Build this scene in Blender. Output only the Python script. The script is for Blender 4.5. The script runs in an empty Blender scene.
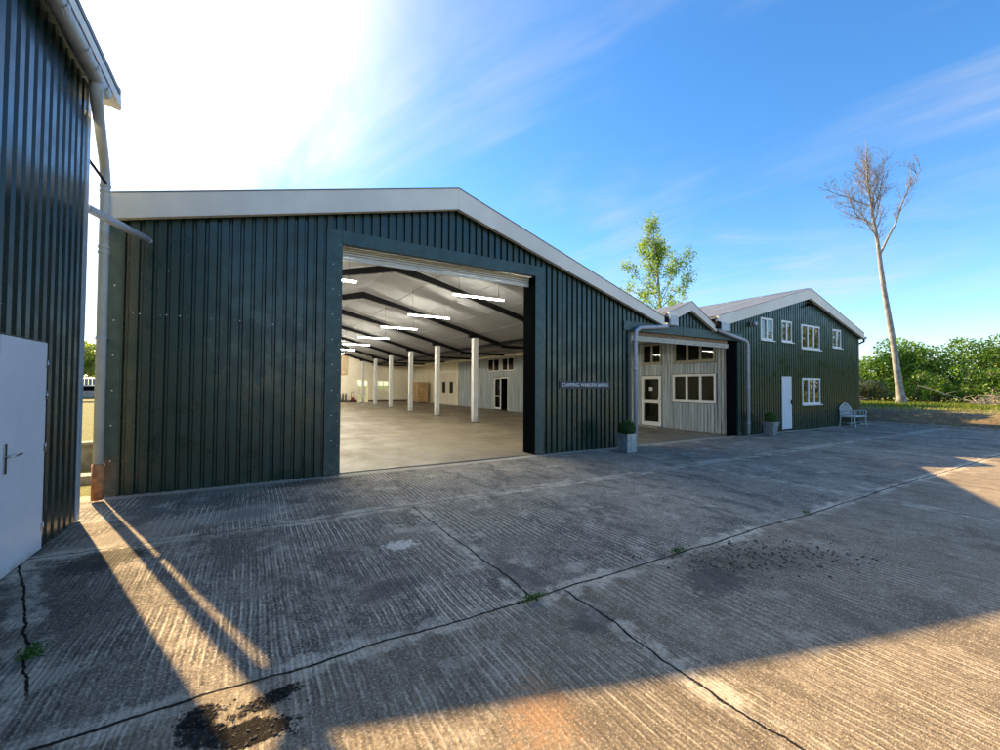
import bpy, math, random
import numpy as np
from mathutils import Matrix, Vector
D = bpy.data
SC = bpy.context.scene
COL = SC.collection
R = math.radians
# ------------------------------------------------------------------ camera
RM = [[0.8620716803502768, -0.01688250003738634, -0.506505083025371],
      [-0.5067597268849788, -0.01846964919006539, -0.8618894658053653],
      [0.005195877742218421, 0.999686877602824, -0.024477532620841343]]
cam_d = D.cameras.new('camera')
cam = D.objects.new('camera', cam_d); COL.objects.link(cam)
cam_d.sensor_fit = 'HORIZONTAL'; cam_d.sensor_width = 36.0; cam_d.lens = 15.12
cam_d.clip_start = 0.05; cam_d.clip_end = 3000
cm = Matrix([RM[0] + [0], RM[1] + [0], RM[2] + [1.6], [0, 0, 0, 1]])
cam.matrix_world = cm
SC.camera = cam
# ------------------------------------------------------------------ light
SUN_EL = R(35.2)
SUN_DIR = Vector((-0.345 * math.cos(SUN_EL), 0.939 * math.cos(SUN_EL), math.sin(SUN_EL))).normalized()
sl = D.lights.new('sun', 'SUN'); sl.energy = 5.0; sl.angle = R(0.6); sl.color = (1.0, 0.70, 0.35)
so = D.objects.new('sun', sl); COL.objects.link(so)
so.rotation_euler = SUN_DIR.to_track_quat('Z', 'Y').to_euler(); so.location = (-10, 30, 30)
SC.view_settings.view_transform = 'Standard'; SC.view_settings.look = 'None'
SC.view_settings.exposure = 1.45; SC.view_settings.gamma = 1.0; SC.view_settings.use_curve_mapping = False
SC.render.engine = 'CYCLES'
SC.cycles.use_denoising = True
SC.cycles.max_bounces = 8; SC.cycles.diffuse_bounces = 4; SC.cycles.glossy_bounces = 4
SC.cycles.transparent_max_bounces = 16; SC.cycles.sample_clamp_indirect = 6.0
SC.cycles.caustics_reflective = False; SC.cycles.caustics_refractive = False


class NT:
    """tiny node-expression helper"""
    def __init__(s, tree):
        s.t = tree; s.t.nodes.clear()
    def n(s, typ, **k):
        o = s.t.nodes.new(typ)
        for a, v in k.items(): setattr(o, a, v)
        return o
    def put(s, sock, v):
        if isinstance(v, bpy.types.NodeSocket): s.t.links.new(v, sock)
        elif v is not None:
            try: sock.default_value = v
            except Exception: sock.default_value = tuple(v) + (1.0,)
    def m(s, op, a, b=None, c=None, clamp=False):
        o = s.n('ShaderNodeMath', operation=op, use_clamp=clamp)
        for i, v in enumerate((a, b, c)):
            if v is not None: s.put(o.inputs[i], v)
        return o.outputs[0]
    def noise(s, vec, scale, detail=3, rough=.55, dist=0, col=False):
        o = s.n('ShaderNodeTexNoise'); s.put(o.inputs['Vector'], vec)
        o.inputs['Scale'].default_value = scale; o.inputs['Detail'].default_value = detail
        o.inputs['Roughness'].default_value = rough; o.inputs['Distortion'].default_value = dist
        return o.outputs['Color' if col else 'Fac']
    def voro(s, vec, scale, feature='F1', out='Distance'):
        o = s.n('ShaderNodeTexVoronoi', feature=feature); s.put(o.inputs['Vector'], vec)
        o.inputs['Scale'].default_value = scale
        return o.outputs[out]
    def ramp(s, v, a, b, lo=0.0, hi=1.0, smooth=True):
        o = s.n('ShaderNodeMapRange', interpolation_type='SMOOTHSTEP' if smooth else 'LINEAR')
        s.put(o.inputs['Value'], v)
        for i, q in zip(('From Min', 'From Max', 'To Min', 'To Max'), (a, b, lo, hi)): s.put(o.inputs[i], q)
        return o.outputs['Result']
    def mix(s, f, a, b, mode='MIX'):
        o = s.n('ShaderNodeMix', data_type='RGBA', blend_type=mode)
        s.put(o.inputs[0], f); s.put(o.inputs[6], a); s.put(o.inputs[7], b)
        return o.outputs[2]
    def xyz(s, vec):
        o = s.n('ShaderNodeSeparateXYZ'); s.put(o.inputs[0], vec); return o.outputs
    def comb(s, x, y, z):
        o = s.n('ShaderNodeCombineXYZ')
        for i, v in enumerate((x, y, z)): s.put(o.inputs[i], v)
        return o.outputs[0]
    def bump(s, h, strength, dist=.01, normal=None):
        o = s.n('ShaderNodeBump'); s.put(o.inputs['Height'], h)
        o.inputs['Strength'].default_value = strength; o.inputs['Distance'].default_value = dist
        if normal is not None: s.put(o.inputs['Normal'], normal)
        return o.outputs[0]
    def pos(s): return s.n('ShaderNodeNewGeometry').outputs['Position']
    def obj(s): return s.n('ShaderNodeTexCoord').outputs['Object']


def C3(c): return (c[0], c[1], c[2], 1.0)
# ------------------------------------------------------------------ world
W = D.worlds.new('World'); SC.world = W; W.use_nodes = True
w = NT(W.node_tree)
sky = w.n('ShaderNodeTexSky', sky_type='NISHITA')
sky.sun_disc = False; sky.sun_elevation = SUN_EL
sky.sun_rotation = math.atan2(SUN_DIR.x, SUN_DIR.y)
sky.air_density = 1.0; sky.dust_density = .3; sky.ozone_density = 3.2; sky.altitude = 60
gen = w.n('ShaderNodeTexCoord').outputs['Generated']
X, Y, Z = w.xyz(gen)
zc = w.m('MAXIMUM', w.m('ADD', Z, .10), .05)
px = w.m('DIVIDE', X, zc); py = w.m('DIVIDE', Y, zc)
# cirrus streaks run roughly from lower left to upper right of the view
ca, sa = math.cos(R(106)), math.sin(R(106))
u = w.m('ADD', w.m('MULTIPLY', px, ca), w.m('MULTIPLY', py, sa))
v = w.m('SUBTRACT', w.m('MULTIPLY', py, ca), w.m('MULTIPLY', px, sa))
streak = w.noise(w.comb(w.m('MULTIPLY', u, .42), w.m('MULTIPLY', v, 1.25), 3.3), 1.5, 8, .60, .7)
broad = w.noise(w.comb(px, py, 7.7), .75, 3, .5, .3)
dotn = w.n('ShaderNodeVectorMath', operation='DOT_PRODUCT')
w.put(dotn.inputs[0], gen); dotn.inputs[1].default_value = SUN_DIR
dot = dotn.outputs['Value']
near = w.ramp(dot, .80, 1.0)                       # thin cloud is denser on the sun's side of the sky
thr = w.m('SUBTRACT', .553, w.m('MULTIPLY', near, .13))
cl = w.ramp(w.m('ADD', w.m('MULTIPLY', streak, .62), w.m('MULTIPLY', broad, .40)), w.m('SUBTRACT', thr, .10), w.m('ADD', thr, .16))
low = w.ramp(Z, .04, .40, .42, 0.0)
cl = w.m('MULTIPLY', cl, w.ramp(near, 0, 1, .50, .75))
cl = w.m('MAXIMUM', cl, w.ramp(w.m('ADD', dot, w.m('MULTIPLY', w.m('SUBTRACT', streak, .5), .10)), .955, .998, 0, 1))
wisp = w.noise(w.comb(w.m('MULTIPLY', u, .9), w.m('MULTIPLY', v, .45), 1.3), 1.2, 6, .6, .5)
cl = w.m('ADD', cl, w.m('MULTIPLY', w.ramp(wisp, .52, .74), low), clamp=True)
glow = w.m('ADD', 3.1, w.m('MULTIPLY', w.m('POWER', w.m('MAXIMUM', dot, 0), 18), 14))
cloudc = w.n('ShaderNodeVectorMath', operation='SCALE'); cloudc.inputs[0].default_value = (1.0, .99, .98); w.put(cloudc.inputs['Scale'], glow)
hsv = w.n('ShaderNodeHueSaturation'); hsv.inputs['Saturation'].default_value = 1.25
w.put(hsv.inputs['Color'], sky.outputs[0])
skyc = w.mix(cl, hsv.outputs[0], cloudc.outputs[0])
bg = w.n('ShaderNodeBackground'); w.put(bg.inputs[0], skyc); bg.inputs[1].default_value = .105
wo = w.n('ShaderNodeOutputWorld'); W.node_tree.links.new(bg.outputs[0], wo.inputs[0])

# ------------------------------------------------------------------ materials
M = {}
def mat(name, fn):
    m = D.materials.new(name); m.use_nodes = True
    t = NT(m.node_tree); b = t.n('ShaderNodeBsdfPrincipled'); o = t.n('ShaderNodeOutputMaterial')
    m.node_tree.links.new(b.outputs[0], o.inputs[0])
    fn(t, b, o); M[name] = m; return m

def simple(name, col, rough=.5, metal=0.0, var=.25, scale=4.0, spec=.5, bump=0.0, bscale=60, dirt=None, coat=0):
    def f(t, b, o):
        p = t.pos()
        n1 = t.noise(p, scale, 4, .6)
        dk = [c * (1 - var) for c in col]; lt = [min(1, c * (1 + var)) for c in col]
        c = t.mix(t.ramp(n1, .3, .7), C3(dk), C3(lt))
        if dirt:
            z = t.xyz(p)[2]
            k = t.m('MULTIPLY', t.ramp(z, dirt[0], 0.0), t.ramp(t.noise(p, 9, 5, .7), .35, .65))
            c = t.mix(k, c, C3(dirt[1]))
        t.put(b.inputs['Base Color'], c)
        r = t.ramp(t.noise(p, scale * 2.3, 3), .25, .75, max(.02, rough - .08), min(1, rough + .1))
        t.put(b.inputs['Roughness'], r); b.inputs['Metallic'].default_value = metal
        b.inputs['Specular IOR Level'].default_value = spec
        if coat: b.inputs['Coat Weight'].default_value = coat; b.inputs['Coat Roughness'].default_value = .15
        if bump: t.put(b.inputs['Normal'], t.bump(t.noise(p, bscale, 4, .6), bump, .004))
    return mat(name, f)

def clad_paint(name, col, rough, dusty=(.10, .085, .055), streaks=.22):
    def f(t, b, o):
        p = t.pos(); x, y, z = t.xyz(p)
        st = t.noise(t.comb(t.m('MULTIPLY', x, 5), t.m('MULTIPLY', y, 5), t.m('MULTIPLY', z, .35)), 2.2, 4, .6)
        sheet = t.noise(p, .55, 2)
        c = t.mix(t.ramp(st, .3, .72), C3([q * .78 for q in col]), C3([q * 1.28 for q in col]))
        c = t.mix(t.ramp(sheet, .35, .7, 0, .35), c, C3([col[0] * 1.5 + .006, col[1] * 1.2, col[2] * 1.1]))
        k = t.m('MULTIPLY', t.ramp(z, 1.1, 0.02), t.ramp(t.noise(p, 7, 5, .7), .35, .7))
        c = t.mix(t.m('MULTIPLY', k, streaks), c, C3(dusty))
        t.put(b.inputs['Base Color'], c)
        t.put(b.inputs['Roughness'], t.ramp(t.noise(p, 3.1, 4), .3, .7, rough - .06, rough + .12))
        b.inputs['Specular IOR Level'].default_value = .6
        t.put(b.inputs['Normal'], t.bump(t.noise(p, 2.4, 2), .25, .012))
    return mat(name, f)

clad_paint('teal_cladding', (.007, .028, .018), .29)
clad_paint('green_cladding', (.010, .036, .018), .30)
clad_paint('navy_cladding', (.005, .017, .016), .25)
simple('teal_trim', (.030, .068, .062), .38, var=.22, scale=6, dirt=(.6, (.12, .11, .08)))
simple('green_trim', (.018, .045, .034), .38, var=.25, scale=6, dirt=(.6, (.12, .11, .08)))
simple('fascia_grey', (.80, .75, .66), .50, var=.07, scale=1.2)
simple('roof_sheet', (.125, .145, .175), .5, var=.12, scale=1.5)
simple('white_paint', (.78, .80, .82), .38, var=.03, scale=3, dirt=(.5, (.55, .52, .46)))
simple('door_white', (.66, .72, .80), .42, var=.03, scale=3, dirt=(.12, (.45, .43, .40)))
simple('upvc', (.80, .81, .80), .35, var=.03)
simple('old_timber', (.36, .34, .28), .7, var=.2, scale=9)
simple('white_column', (.60, .62, .64), .45, var=.06, scale=3, dirt=(.35, (.25, .23, .2)))
simple('black_steel', (.008, .008, .009), .6, var=.3, spec=.05)
simple('black_box', (.004, .005, .006), .8, var=.2, spec=0)
simple('pvc_grey', (.42, .45, .50), .38, var=.08, scale=5)
simple('pvc_light', (.46, .51, .54), .36, var=.08, scale=5)
simple('clay_pipe', (.42, .17, .06), .7, var=.3, scale=14)
simple('chrome', (.55, .55, .57), .22, metal=1, var=.05)
simple('zinc', (.34, .39, .42), .42, metal=.55, var=.25, scale=9)
simple('bench_paint', (.62, .65, .64), .5, var=.15, scale=12)
simple('shutter_white', (.80, .77, .70), .45, var=.1, scale=5)
simple('shutter_cream', (.52, .50, .42), .5, var=.12, scale=5)
simple('soffit_wood', (.26, .18, .11), .7, var=.3, scale=12)
simple('wall_cream', (.88, .83, .68), .8, var=.06, scale=1.1)
simple('ceiling_grey', (.25, .26, .28), .85, var=.08, scale=.8)
simple('cream_beam', (.76, .72, .62), .7, var=.05)
simple('plywood', (.50, .33, .17), .7, var=.22, scale=2.5)
simple('ply_panel', (.58, .45, .29), .75, var=.15, scale=1.5)
simple('skirting', (.10, .07, .05), .6)
simple('sign_black', (.030, .032, .040), .45, var=.1)
simple('sign_white', (.85, .85, .85), .5, var=.02)
simple('red_paint', (.16, .012, .012), .4)
simple('gas_steel', (.16, .17, .18), .45, metal=.4)
simple('rubber', (.02, .02, .02), .8)
simple('car_paint', (.14, .17, .22), .3, coat=.6)
simple('white_car', (.7, .72, .72), .3, coat=.6)
simple('stone_block', (.34, .33, .29), .9, var=.3, scale=6, bump=.6, bscale=40)
simple('curtain', (.85, .88, .90), .9, var=.05)
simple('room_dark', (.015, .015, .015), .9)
simple('dead_wood', (.40, .35, .28), .85, var=.3, scale=10)
simple('grey_bark', (.30, .29, .28), .85, var=.35, scale=4, bump=.8, bscale=9)
simple('twig', (.24, .21, .19), .85, var=.3, scale=5)
simple('dark_bark', (.12, .095, .07), .9, var=.3, scale=6)
simple('soil_clod', (.055, .05, .042), .95, var=.5, scale=30)
simple('field_fence', (.22, .24, .26), .7, var=.2, scale=3)
simple('blossom', (.75, .75, .68), .8)

def emat(name, col, s):
    def f(t, b, o):
        b.inputs['Base Color'].default_value = (.8, .8, .8, 1)
        b.inputs['Emission Color'].default_value = C3(col); b.inputs['Emission Strength'].default_value = s
    mat(name, f)
emat('tube_light', (1.0, .93, .76), 210)

def glassf(t, b, o, ior=2.0):
    b.inputs['Base Color'].default_value = (.85, .9, .9, 1); b.inputs['Roughness'].default_value = .02
    tr = t.n('ShaderNodeBsdfTransparent'); tr.inputs[0].default_value = (.80, .86, .84, 1)
    gl = t.n('ShaderNodeBsdfGlossy'); gl.inputs['Roughness'].default_value = .015
    t.put(gl.inputs['Normal'], t.bump(t.noise(t.pos(), 1.3, 1), .12, .01))
    fr = t.n('ShaderNodeFresnel'); fr.inputs[0].default_value = ior
    mx = t.n('ShaderNodeMixShader'); t.put(mx.inputs[0], t.m('ADD', fr.outputs[0], .0 if ior < 1.5 else .06, clamp=True))
    t.t.links.new(tr.outputs[0], mx.inputs[1]); t.t.links.new(gl.outputs[0], mx.inputs[2])
    t.t.links.new(mx.outputs[0], o.inputs[0])
mat('glass', glassf)
mat('inner_glass', lambda t, b, o: glassf(t, b, o, 1.25))

def galv(t, b, o):   # grey corrugated partition with milky vertical streaks
    p = t.pos(); x, y, z = t.xyz(p)
    st = t.noise(t.comb(x, t.m('MULTIPLY', y, 4.5), t.m('MULTIPLY', z, .3)), 1.6, 5, .65)
    c = t.mix(t.ramp(st, .3, .72), C3((.22, .27, .31)), C3((.52, .60, .66)))
    c = t.mix(t.ramp(t.noise(p, .8, 3), .4, .7, 0, .5), c, C3((.38, .42, .42)))
    t.put(b.inputs['Base Color'], c); b.inputs['Roughness'].default_value = .5; b.inputs['Metallic'].default_value = .15
mat('grey_sheet', galv)

def leafmat(name, cols, trans=.35):
    def f(t, b, o):
        g = t.n('ShaderNodeNewGeometry')
        r = g.outputs['Random Per Island']
        cr = t.n('ShaderNodeValToRGB'); t.put(cr.inputs[0], r)
        cr.color_ramp.elements[0].color = C3(cols[0]); cr.color_ramp.elements[1].color = C3(cols[-1])
        for i, c in enumerate(cols[1:-1]):
            e = cr.color_ramp.elements.new((i + 1) / (len(cols) - 1)); e.color = C3(c)
        big = t.noise(g.outputs['Position'], .45, 2)
        c = t.mix(t.ramp(big, .35, .65, 0, .55), cr.outputs[0], C3([q * .65 for q in cols[0]]))
        t.put(b.inputs['Base Color'], c); b.inputs['Roughness'].default_value = .55
        tl = t.n('ShaderNodeBsdfTranslucent')
        br = t.mix(1.0, c, (1.5, 1.6, .7, 1), 'MULTIPLY')
        t.put(tl.inputs[0], br)
        mx = t.n('ShaderNodeMixShader'); mx.inputs[0].default_value = trans
        t.t.links.new(b.outputs[0], mx.inputs[1]); t.t.links.new(tl.outputs[0], mx.inputs[2]); t.t.links.new(mx.outputs[0], o.inputs[0])
    mat(name, f)
leafmat('leaf_green', [(.08, .18, .02), (.14, .28, .03), (.24, .38, .05), (.12, .22, .03)], .42)
leafmat('leaf_deep', [(.07, .16, .02), (.13, .26, .03), (.20, .32, .05)], .35)
leafmat('leaf_yellow', [(.16, .22, .03), (.24, .30, .045), (.32, .33, .07), (.12, .19, .03)], .42)
leafmat('leaf_poplar', [(.16, .27, .04), (.24, .36, .06), (.32, .40, .09), (.18, .28, .06)], .50)
leafmat('leaf_box', [(.035, .10, .012), (.06, .15, .02), (.09, .18, .03)], .2)
leafmat('leaf_scrub', [(.18, .20, .07), (.38, .34, .20), (.22, .29, .07), (.50, .44, .32)], .3)
leafmat('grass_blade', [(.10, .17, .02), (.18, .24, .03), (.26, .26, .06), (.14, .19, .03)], .45)

def ell(t, x, y, cx, cy, rx, ry, ang=0):
    a = R(ang); dx = t.m('SUBTRACT', x, cx); dy = t.m('SUBTRACT', y, cy)
    uu = t.m('ADD', t.m('MULTIPLY', dx, math.cos(a) / rx), t.m('MULTIPLY', dy, math.sin(a) / rx))
    vv = t.m('SUBTRACT', t.m('MULTIPLY', dy, math.cos(a) / ry), t.m('MULTIPLY', dx, math.sin(a) / ry))
    return t.m('SQRT', t.m('ADD', t.m('MULTIPLY', uu, uu), t.m('MULTIPLY', vv, vv)))

def yardf(t, b, o):
    p = t.pos(); x, y, z = t.xyz(p)
    wob = t.noise(p, 1.1, 5, .55)                       # crack wobble
    wb = t.m('ADD', t.m('MULTIPLY', t.m('SUBTRACT', wob, .5), .13), t.m('MULTIPLY', t.m('SUBTRACT', t.noise(p, 13, 4, .7), .5), .026))
    fine = t.noise(p, 70, 5, .8); mid = t.noise(p, 5.5, 6, .68); big = t.noise(p, .42, 5, .6)
    # tamped ridges run away from the barn, each slab a little out of line with the next
    gx = t.m('ADD', x, t.m('ADD', t.m('MULTIPLY', t.m('SUBTRACT', t.noise(p, .8, 3, .6), .5), .10), t.m('MULTIPLY', t.m('SUBTRACT', t.noise(p, 20, 3, .6), .5), .016)))
    g = t.m('SINE', t.m('MULTIPLY', gx, 2 * math.pi / .029))
    g2 = t.m('SINE', t.m('MULTIPLY', gx, 2 * math.pi / .062))
    broken = t.noise(t.comb(t.m('MULTIPLY', gx, 34), t.m('MULTIPLY', y, 5.5), 0), 1.0, 5, .75)
    wear = t.ramp(t.noise(p, 1.1, 5, .65), .38, .60)
    gr = t.m('MULTIPLY', t.m('ADD', t.m('MULTIPLY', g, .55), t.m('MULTIPLY', g2, .45)), t.m('ADD', t.m('MULTIPLY', wear, .8), .3))
    gr = t.m('ADD', gr, t.m('MULTIPLY', t.m('SUBTRACT', broken, .5), 2.6))
    spk = t.noise(p, 32, 4, .75)
    slab = t.n('ShaderNodeTexWhiteNoise')
    t.put(slab.inputs['Vector'], t.comb(t.m('FLOOR', t.m('DIVIDE', t.m('SUBTRACT', x, 1.9), 5.95)), t.m('FLOOR', t.m('DIVIDE', t.m('SUBTRACT', y, 2.65), 2.82)), 3.0))
    c = t.mix(t.ramp(big, .34, .66), C3((.100, .097, .093)), C3((.190, .180, .166)))
    c = t.mix(t.m('MULTIPLY', slab.outputs['Value'], .30), c, C3((.23, .215, .19)))
    c = t.mix(t.ramp(mid, .40, .66, 0, .6), c, C3((.075, .074, .073)))
    c = t.mix(t.ramp(t.m('ADD', gr, t.m('MULTIPLY', t.m('SUBTRACT', spk, .5), 2.4)), .25, .85, 0, t.m('ADD', .32, t.m('MULTIPLY', wear, .48))), c, C3((.44, .425, .39)))
    c = t.mix(t.ramp(t.m('ADD', gr, t.m('MULTIPLY', t.m('SUBTRACT', spk, .5), 1.6)), -.15, -.65, 0, .72), c, C3((.042, .041, .040)))
    stain = t.noise(t.comb(t.m('MULTIPLY', gx, 2.3), t.m('MULTIPLY', y, .95), 4.4), 1.0, 9, .76, .3)
    c = t.mix(t.ramp(stain, .505, .585, 0, .74), c, C3((.050, .050, .052)))
    pale = t.noise(t.comb(x, y, 9.1), 1.9, 8, .76)
    c = t.mix(t.ramp(pale, .545, .66, 0, .48), c, C3((.40, .39, .365)))
    c = t.mix(t.ramp(fine, .53, .66, 0, .85), c, C3((.50, .485, .45)))
    c = t.mix(t.ramp(fine, .47, .34, 0, .85), c, C3((.028, .027, .026)))
    c = t.mix(t.m('MULTIPLY', t.ramp(y, 2.68, 2.62), .32), c, C3((.17, .140, .095)))
    # zones beside the left barn are mossy and dark
    damp = t.m('MULTIPLY', t.ramp(t.m('ADD', x, t.m('MULTIPLY', big, 1.4)), .55, -.9), t.ramp(y, 7.2, 5.0))
    c = t.mix(t.m('MULTIPLY', damp, .55), c, C3((.060, .060, .058)))
    # joints with pale shoulders and dark cracks
    crack = 0.0; band = 0.0; first = True
    def joint(coord, c0, mask=None, wcr=.0045, amp=1.0, bw=.13):
        nonlocal crack, band, first
        d = t.m('ABSOLUTE', t.m('ADD', t.m('SUBTRACT', coord, c0), t.m('MULTIPLY', wb, amp)))
        k = t.ramp(d, wcr, wcr * 2.6, 1, 0)
        q = t.m('MULTIPLY', t.ramp(t.m('ADD', d, t.m('MULTIPLY', t.m('SUBTRACT', mid, .5), .40)), bw * .45, bw * 1.1, 1, 0), 1.0)
        if mask is not None: k = t.m('MULTIPLY', k, mask); q = t.m('MULTIPLY', q, mask)
        if first: crack, band, first = k, q, False
        else: crack = t.m('MAXIMUM', crack, k); band = t.m('MAXIMUM', band, q)
    m_lo = t.ramp(y, 2.62, 2.66, 1, 0); m_hi = t.ramp(y, 2.60, 2.64, 0, 1); m_mid = t.m('MULTIPLY', m_hi, t.ramp(y, 5.4, 5.45, 1, 0))
    joint(y, 2.65, None, .0048, 1.0, .12)
    joint(y, 5.47, None, .004, 1.3, .16)
    joint(y, -.15); joint(y, -2.95)
    joint(x, 1.86, m_mid, .0045, 1.1, .12); joint(x, 2.14, m_lo, .004, 1.4, .10)
    joint(x, 7.82, None, .006, .7, .09); joint(x, 13.8, None, .006); joint(x, 19.8, None, .006)
    joint(t.m('ADD', x, t.m('MULTIPLY', y, .35)), .12, t.m('MULTIPLY', t.ramp(x, -.95, -1.0), m_mid), .004, 1.6, .12)
    joint(t.m('SUBTRACT', y, t.m('MULTIPLY', x, .25)), 5.55, t.ramp(x, .6, .2), .003, 1.2, .06)
    c = t.mix(t.m('MULTIPLY', band, t.m('MULTIPLY', t.ramp(spk, .35, .6, .35, .9), t.ramp(t.noise(p, 2.1, 5, .7), .40, .56, .08, 1))), c, C3((.36, .35, .32)))
    # marks with a shape of their own
    ragged = t.noise(p, 6.5, 6, .75); rag2 = t.noise(p, 22, 5, .75)
    def blob(cx, cy, rx, ry, ang, col, amt, frag=.9, n=None, soft=.16):
        nonlocal c
        e = t.m('ADD', ell(t, x, y, cx, cy, rx, ry, ang), t.m('MULTIPLY', t.m('SUBTRACT', n or ragged, .5), frag * 2.6))
        k = t.m('MULTIPLY', t.ramp(e, 1.0, 1.0 - soft, 0, 1), amt)
        c = t.mix(k, c, C3(col)); return k
    T = (.010, .010, .011)
    tar = blob(-.19, 2.50, .10, .085, 20, T, .97, 1.0)
    tar = t.m('MAXIMUM', tar, blob(.10, 2.46, .15, .055, 15, T, .96, 1.1, rag2))
    tar = t.m('MAXIMUM', tar, blob(.03, 2.28, .17, .10, -25, T, .96, 1.2))
    tar = t.m('MAXIMUM', tar, blob(-.16, 2.36, .14, .07, -40, T, .9, 1.3, rag2))
    blob(-1.15, 5.15, .34, .30, 40, (.030, .030, .028), .8, 1.0, rag2)
    blob(-.06, 6.12, .30, .26, 0, (.05, .048, .045), .75, 1.3, rag2)
    blob(-.06, 6.15, .55, .42, 0, (.30, .30, .29), .35, 1.0)
    blob(.9, 7.55, .75, .22, 4, (.055, .05, .045), .7, 1.3, rag2)
    blob(1.31, 4.21, .16, .12, 0, (.50, .51, .52), .7, 1.4, rag2)
    blob(.95, 3.35, .30, .16, 10, (.05, .05, .052), .55, 1.2, rag2)
    blob(1.95, 3.1, .16, .5, 10, (.045, .045, .048), .5, 1.2)
    blob(2.02, 2.20, .20, .13, 10, (.05, .05, .055), .55, 1.2, rag2)
    blob(3.35, 2.15, .34, .22, 10, (.04, .04, .046), .6, 1.2, rag2)
    blob(1.25, 1.72, .24, .42, -30, (.30, .165, .08), .38, 1.2, rag2, .98)
    blob(4.2, 2.2, .85, .30, -30, (.055, .05, .04), .35, 2.6, rag2)
    blob(-.95, 3.25, .20, .10, 20, (.27, .28, .25), .6, 1.1, rag2)
    blob(-1.0, 5.9, .7, .35, 30, (.26, .25, .235), .45, 1.0, rag2)
    # pale broken margin along the barn wall
    e = t.m('ADD', t.ramp(y, 7.62, 7.9, 0, 1), t.m('MULTIPLY', t.m('SUBTRACT', mid, .5), 1.3))
    c = t.mix(t.ramp(e, .45, .8, 0, .6), c, C3((.34, .33, .30)))
    sc_ = t.n('ShaderNodeVectorMath', operation='SCALE'); t.put(sc_.inputs[0], c); sc_.inputs['Scale'].default_value = 1.65; c = t.mix(1.0, sc_.outputs[0], (1.09, 1.0, .87, 1), 'MULTIPLY')
    c = t.mix(crack, c, C3((.014, .014, .013)))
    t.put(b.inputs['Base Color'], c)
    t.put(b.inputs['Roughness'], t.ramp(mid, .3, .7, .75, .95))
    t.put(b.inputs['Specular IOR Level'], t.m('SUBTRACT', .16, t.m('MULTIPLY', tar, .14)))
    h = t.m('ADD', t.m('MULTIPLY', gr, .50), t.m('MULTIPLY', fine, .9))
    h = t.m('ADD', h, t.m('MULTIPLY', t.voro(p, 120), .35))
    h = t.m('ADD', h, t.m('MULTIPLY', mid, 1.1)); h = t.m('SUBTRACT', h, t.m('MULTIPLY', crack, 3.0)); h = t.m('ADD', h, t.m('MULTIPLY', t.m('MULTIPLY', tar, rag2), 1.2))
    t.put(b.inputs['Normal'], t.bump(h, .9, .009))
mat('yard_concrete', yardf)

def hallf(t, b, o):
    p = t.pos(); x, y, z = t.xyz(p)
    n1 = t.noise(p, .5, 5, .62, .5); n2 = t.noise(t.comb(x, t.m('MULTIPLY', y, .6), 2), 1.6, 7, .7, .6)
    c = t.mix(t.ramp(n1, .3, .7), C3((.17, .135, .088)), C3((.29, .24, .165)))
    c = t.mix(t.ramp(n2, .5, .72, 0, .6), c, C3((.17, .135, .095)))
    c = t.mix(t.ramp(t.noise(p, 60, 3, .7), .5, .75, 0, .25), c, C3((.5, .46, .38)))
    d = t.m('ABSOLUTE', t.m('SUBTRACT', t.m('FRACT', t.m('DIVIDE', y, 4.27)), .5))
    c = t.mix(t.ramp(d, .002, .005, .6, 0), c, C3((.1, .08, .06)))
    t.put(b.inputs['Base Color'], c); t.put(b.inputs['Roughness'], t.ramp(n2, .3, .7, .42, .7))
    t.put(b.inputs['Normal'], t.bump(t.noise(p, 30, 4), .25, .004))
mat('hall_concrete', hallf)

def groundf(t, b, o):
    p = t.pos(); x, y, z = t.xyz(p)
    n = t.noise(p, .5, 6, .65); f = t.noise(p, 9, 6, .75)
    gr = t.mix(t.ramp(f, .3, .7), C3((.10, .155, .022)), C3((.24, .25, .05)))
    dry = t.mix(t.ramp(f, .3, .7), C3((.085, .062, .035)), C3((.22, .155, .08)))
    # strip between the yard and the grass is bare earth and dry litter
    k = t.ramp(t.m('ADD', x, t.m('MULTIPLY', t.m('SUBTRACT', n, .5), 9)), 26.0, 34.0, 1, 0)
    k = t.m('MULTIPLY', k, t.ramp(x, 10, 22, .35, 1))
    c = t.mix(k, gr, dry)
    straw = t.noise(p, 1.7, 5, .7)
    c = t.mix(t.ramp(straw, .5, .7, 0, .6), c, C3((.34, .29, .13)))
    t.put(b.inputs['Base Color'], c); b.inputs['Roughness'].default_value = .95
    t.put(b.inputs['Normal'], t.bump(f, .9, .06))
mat('ground_mat', groundf)

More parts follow.
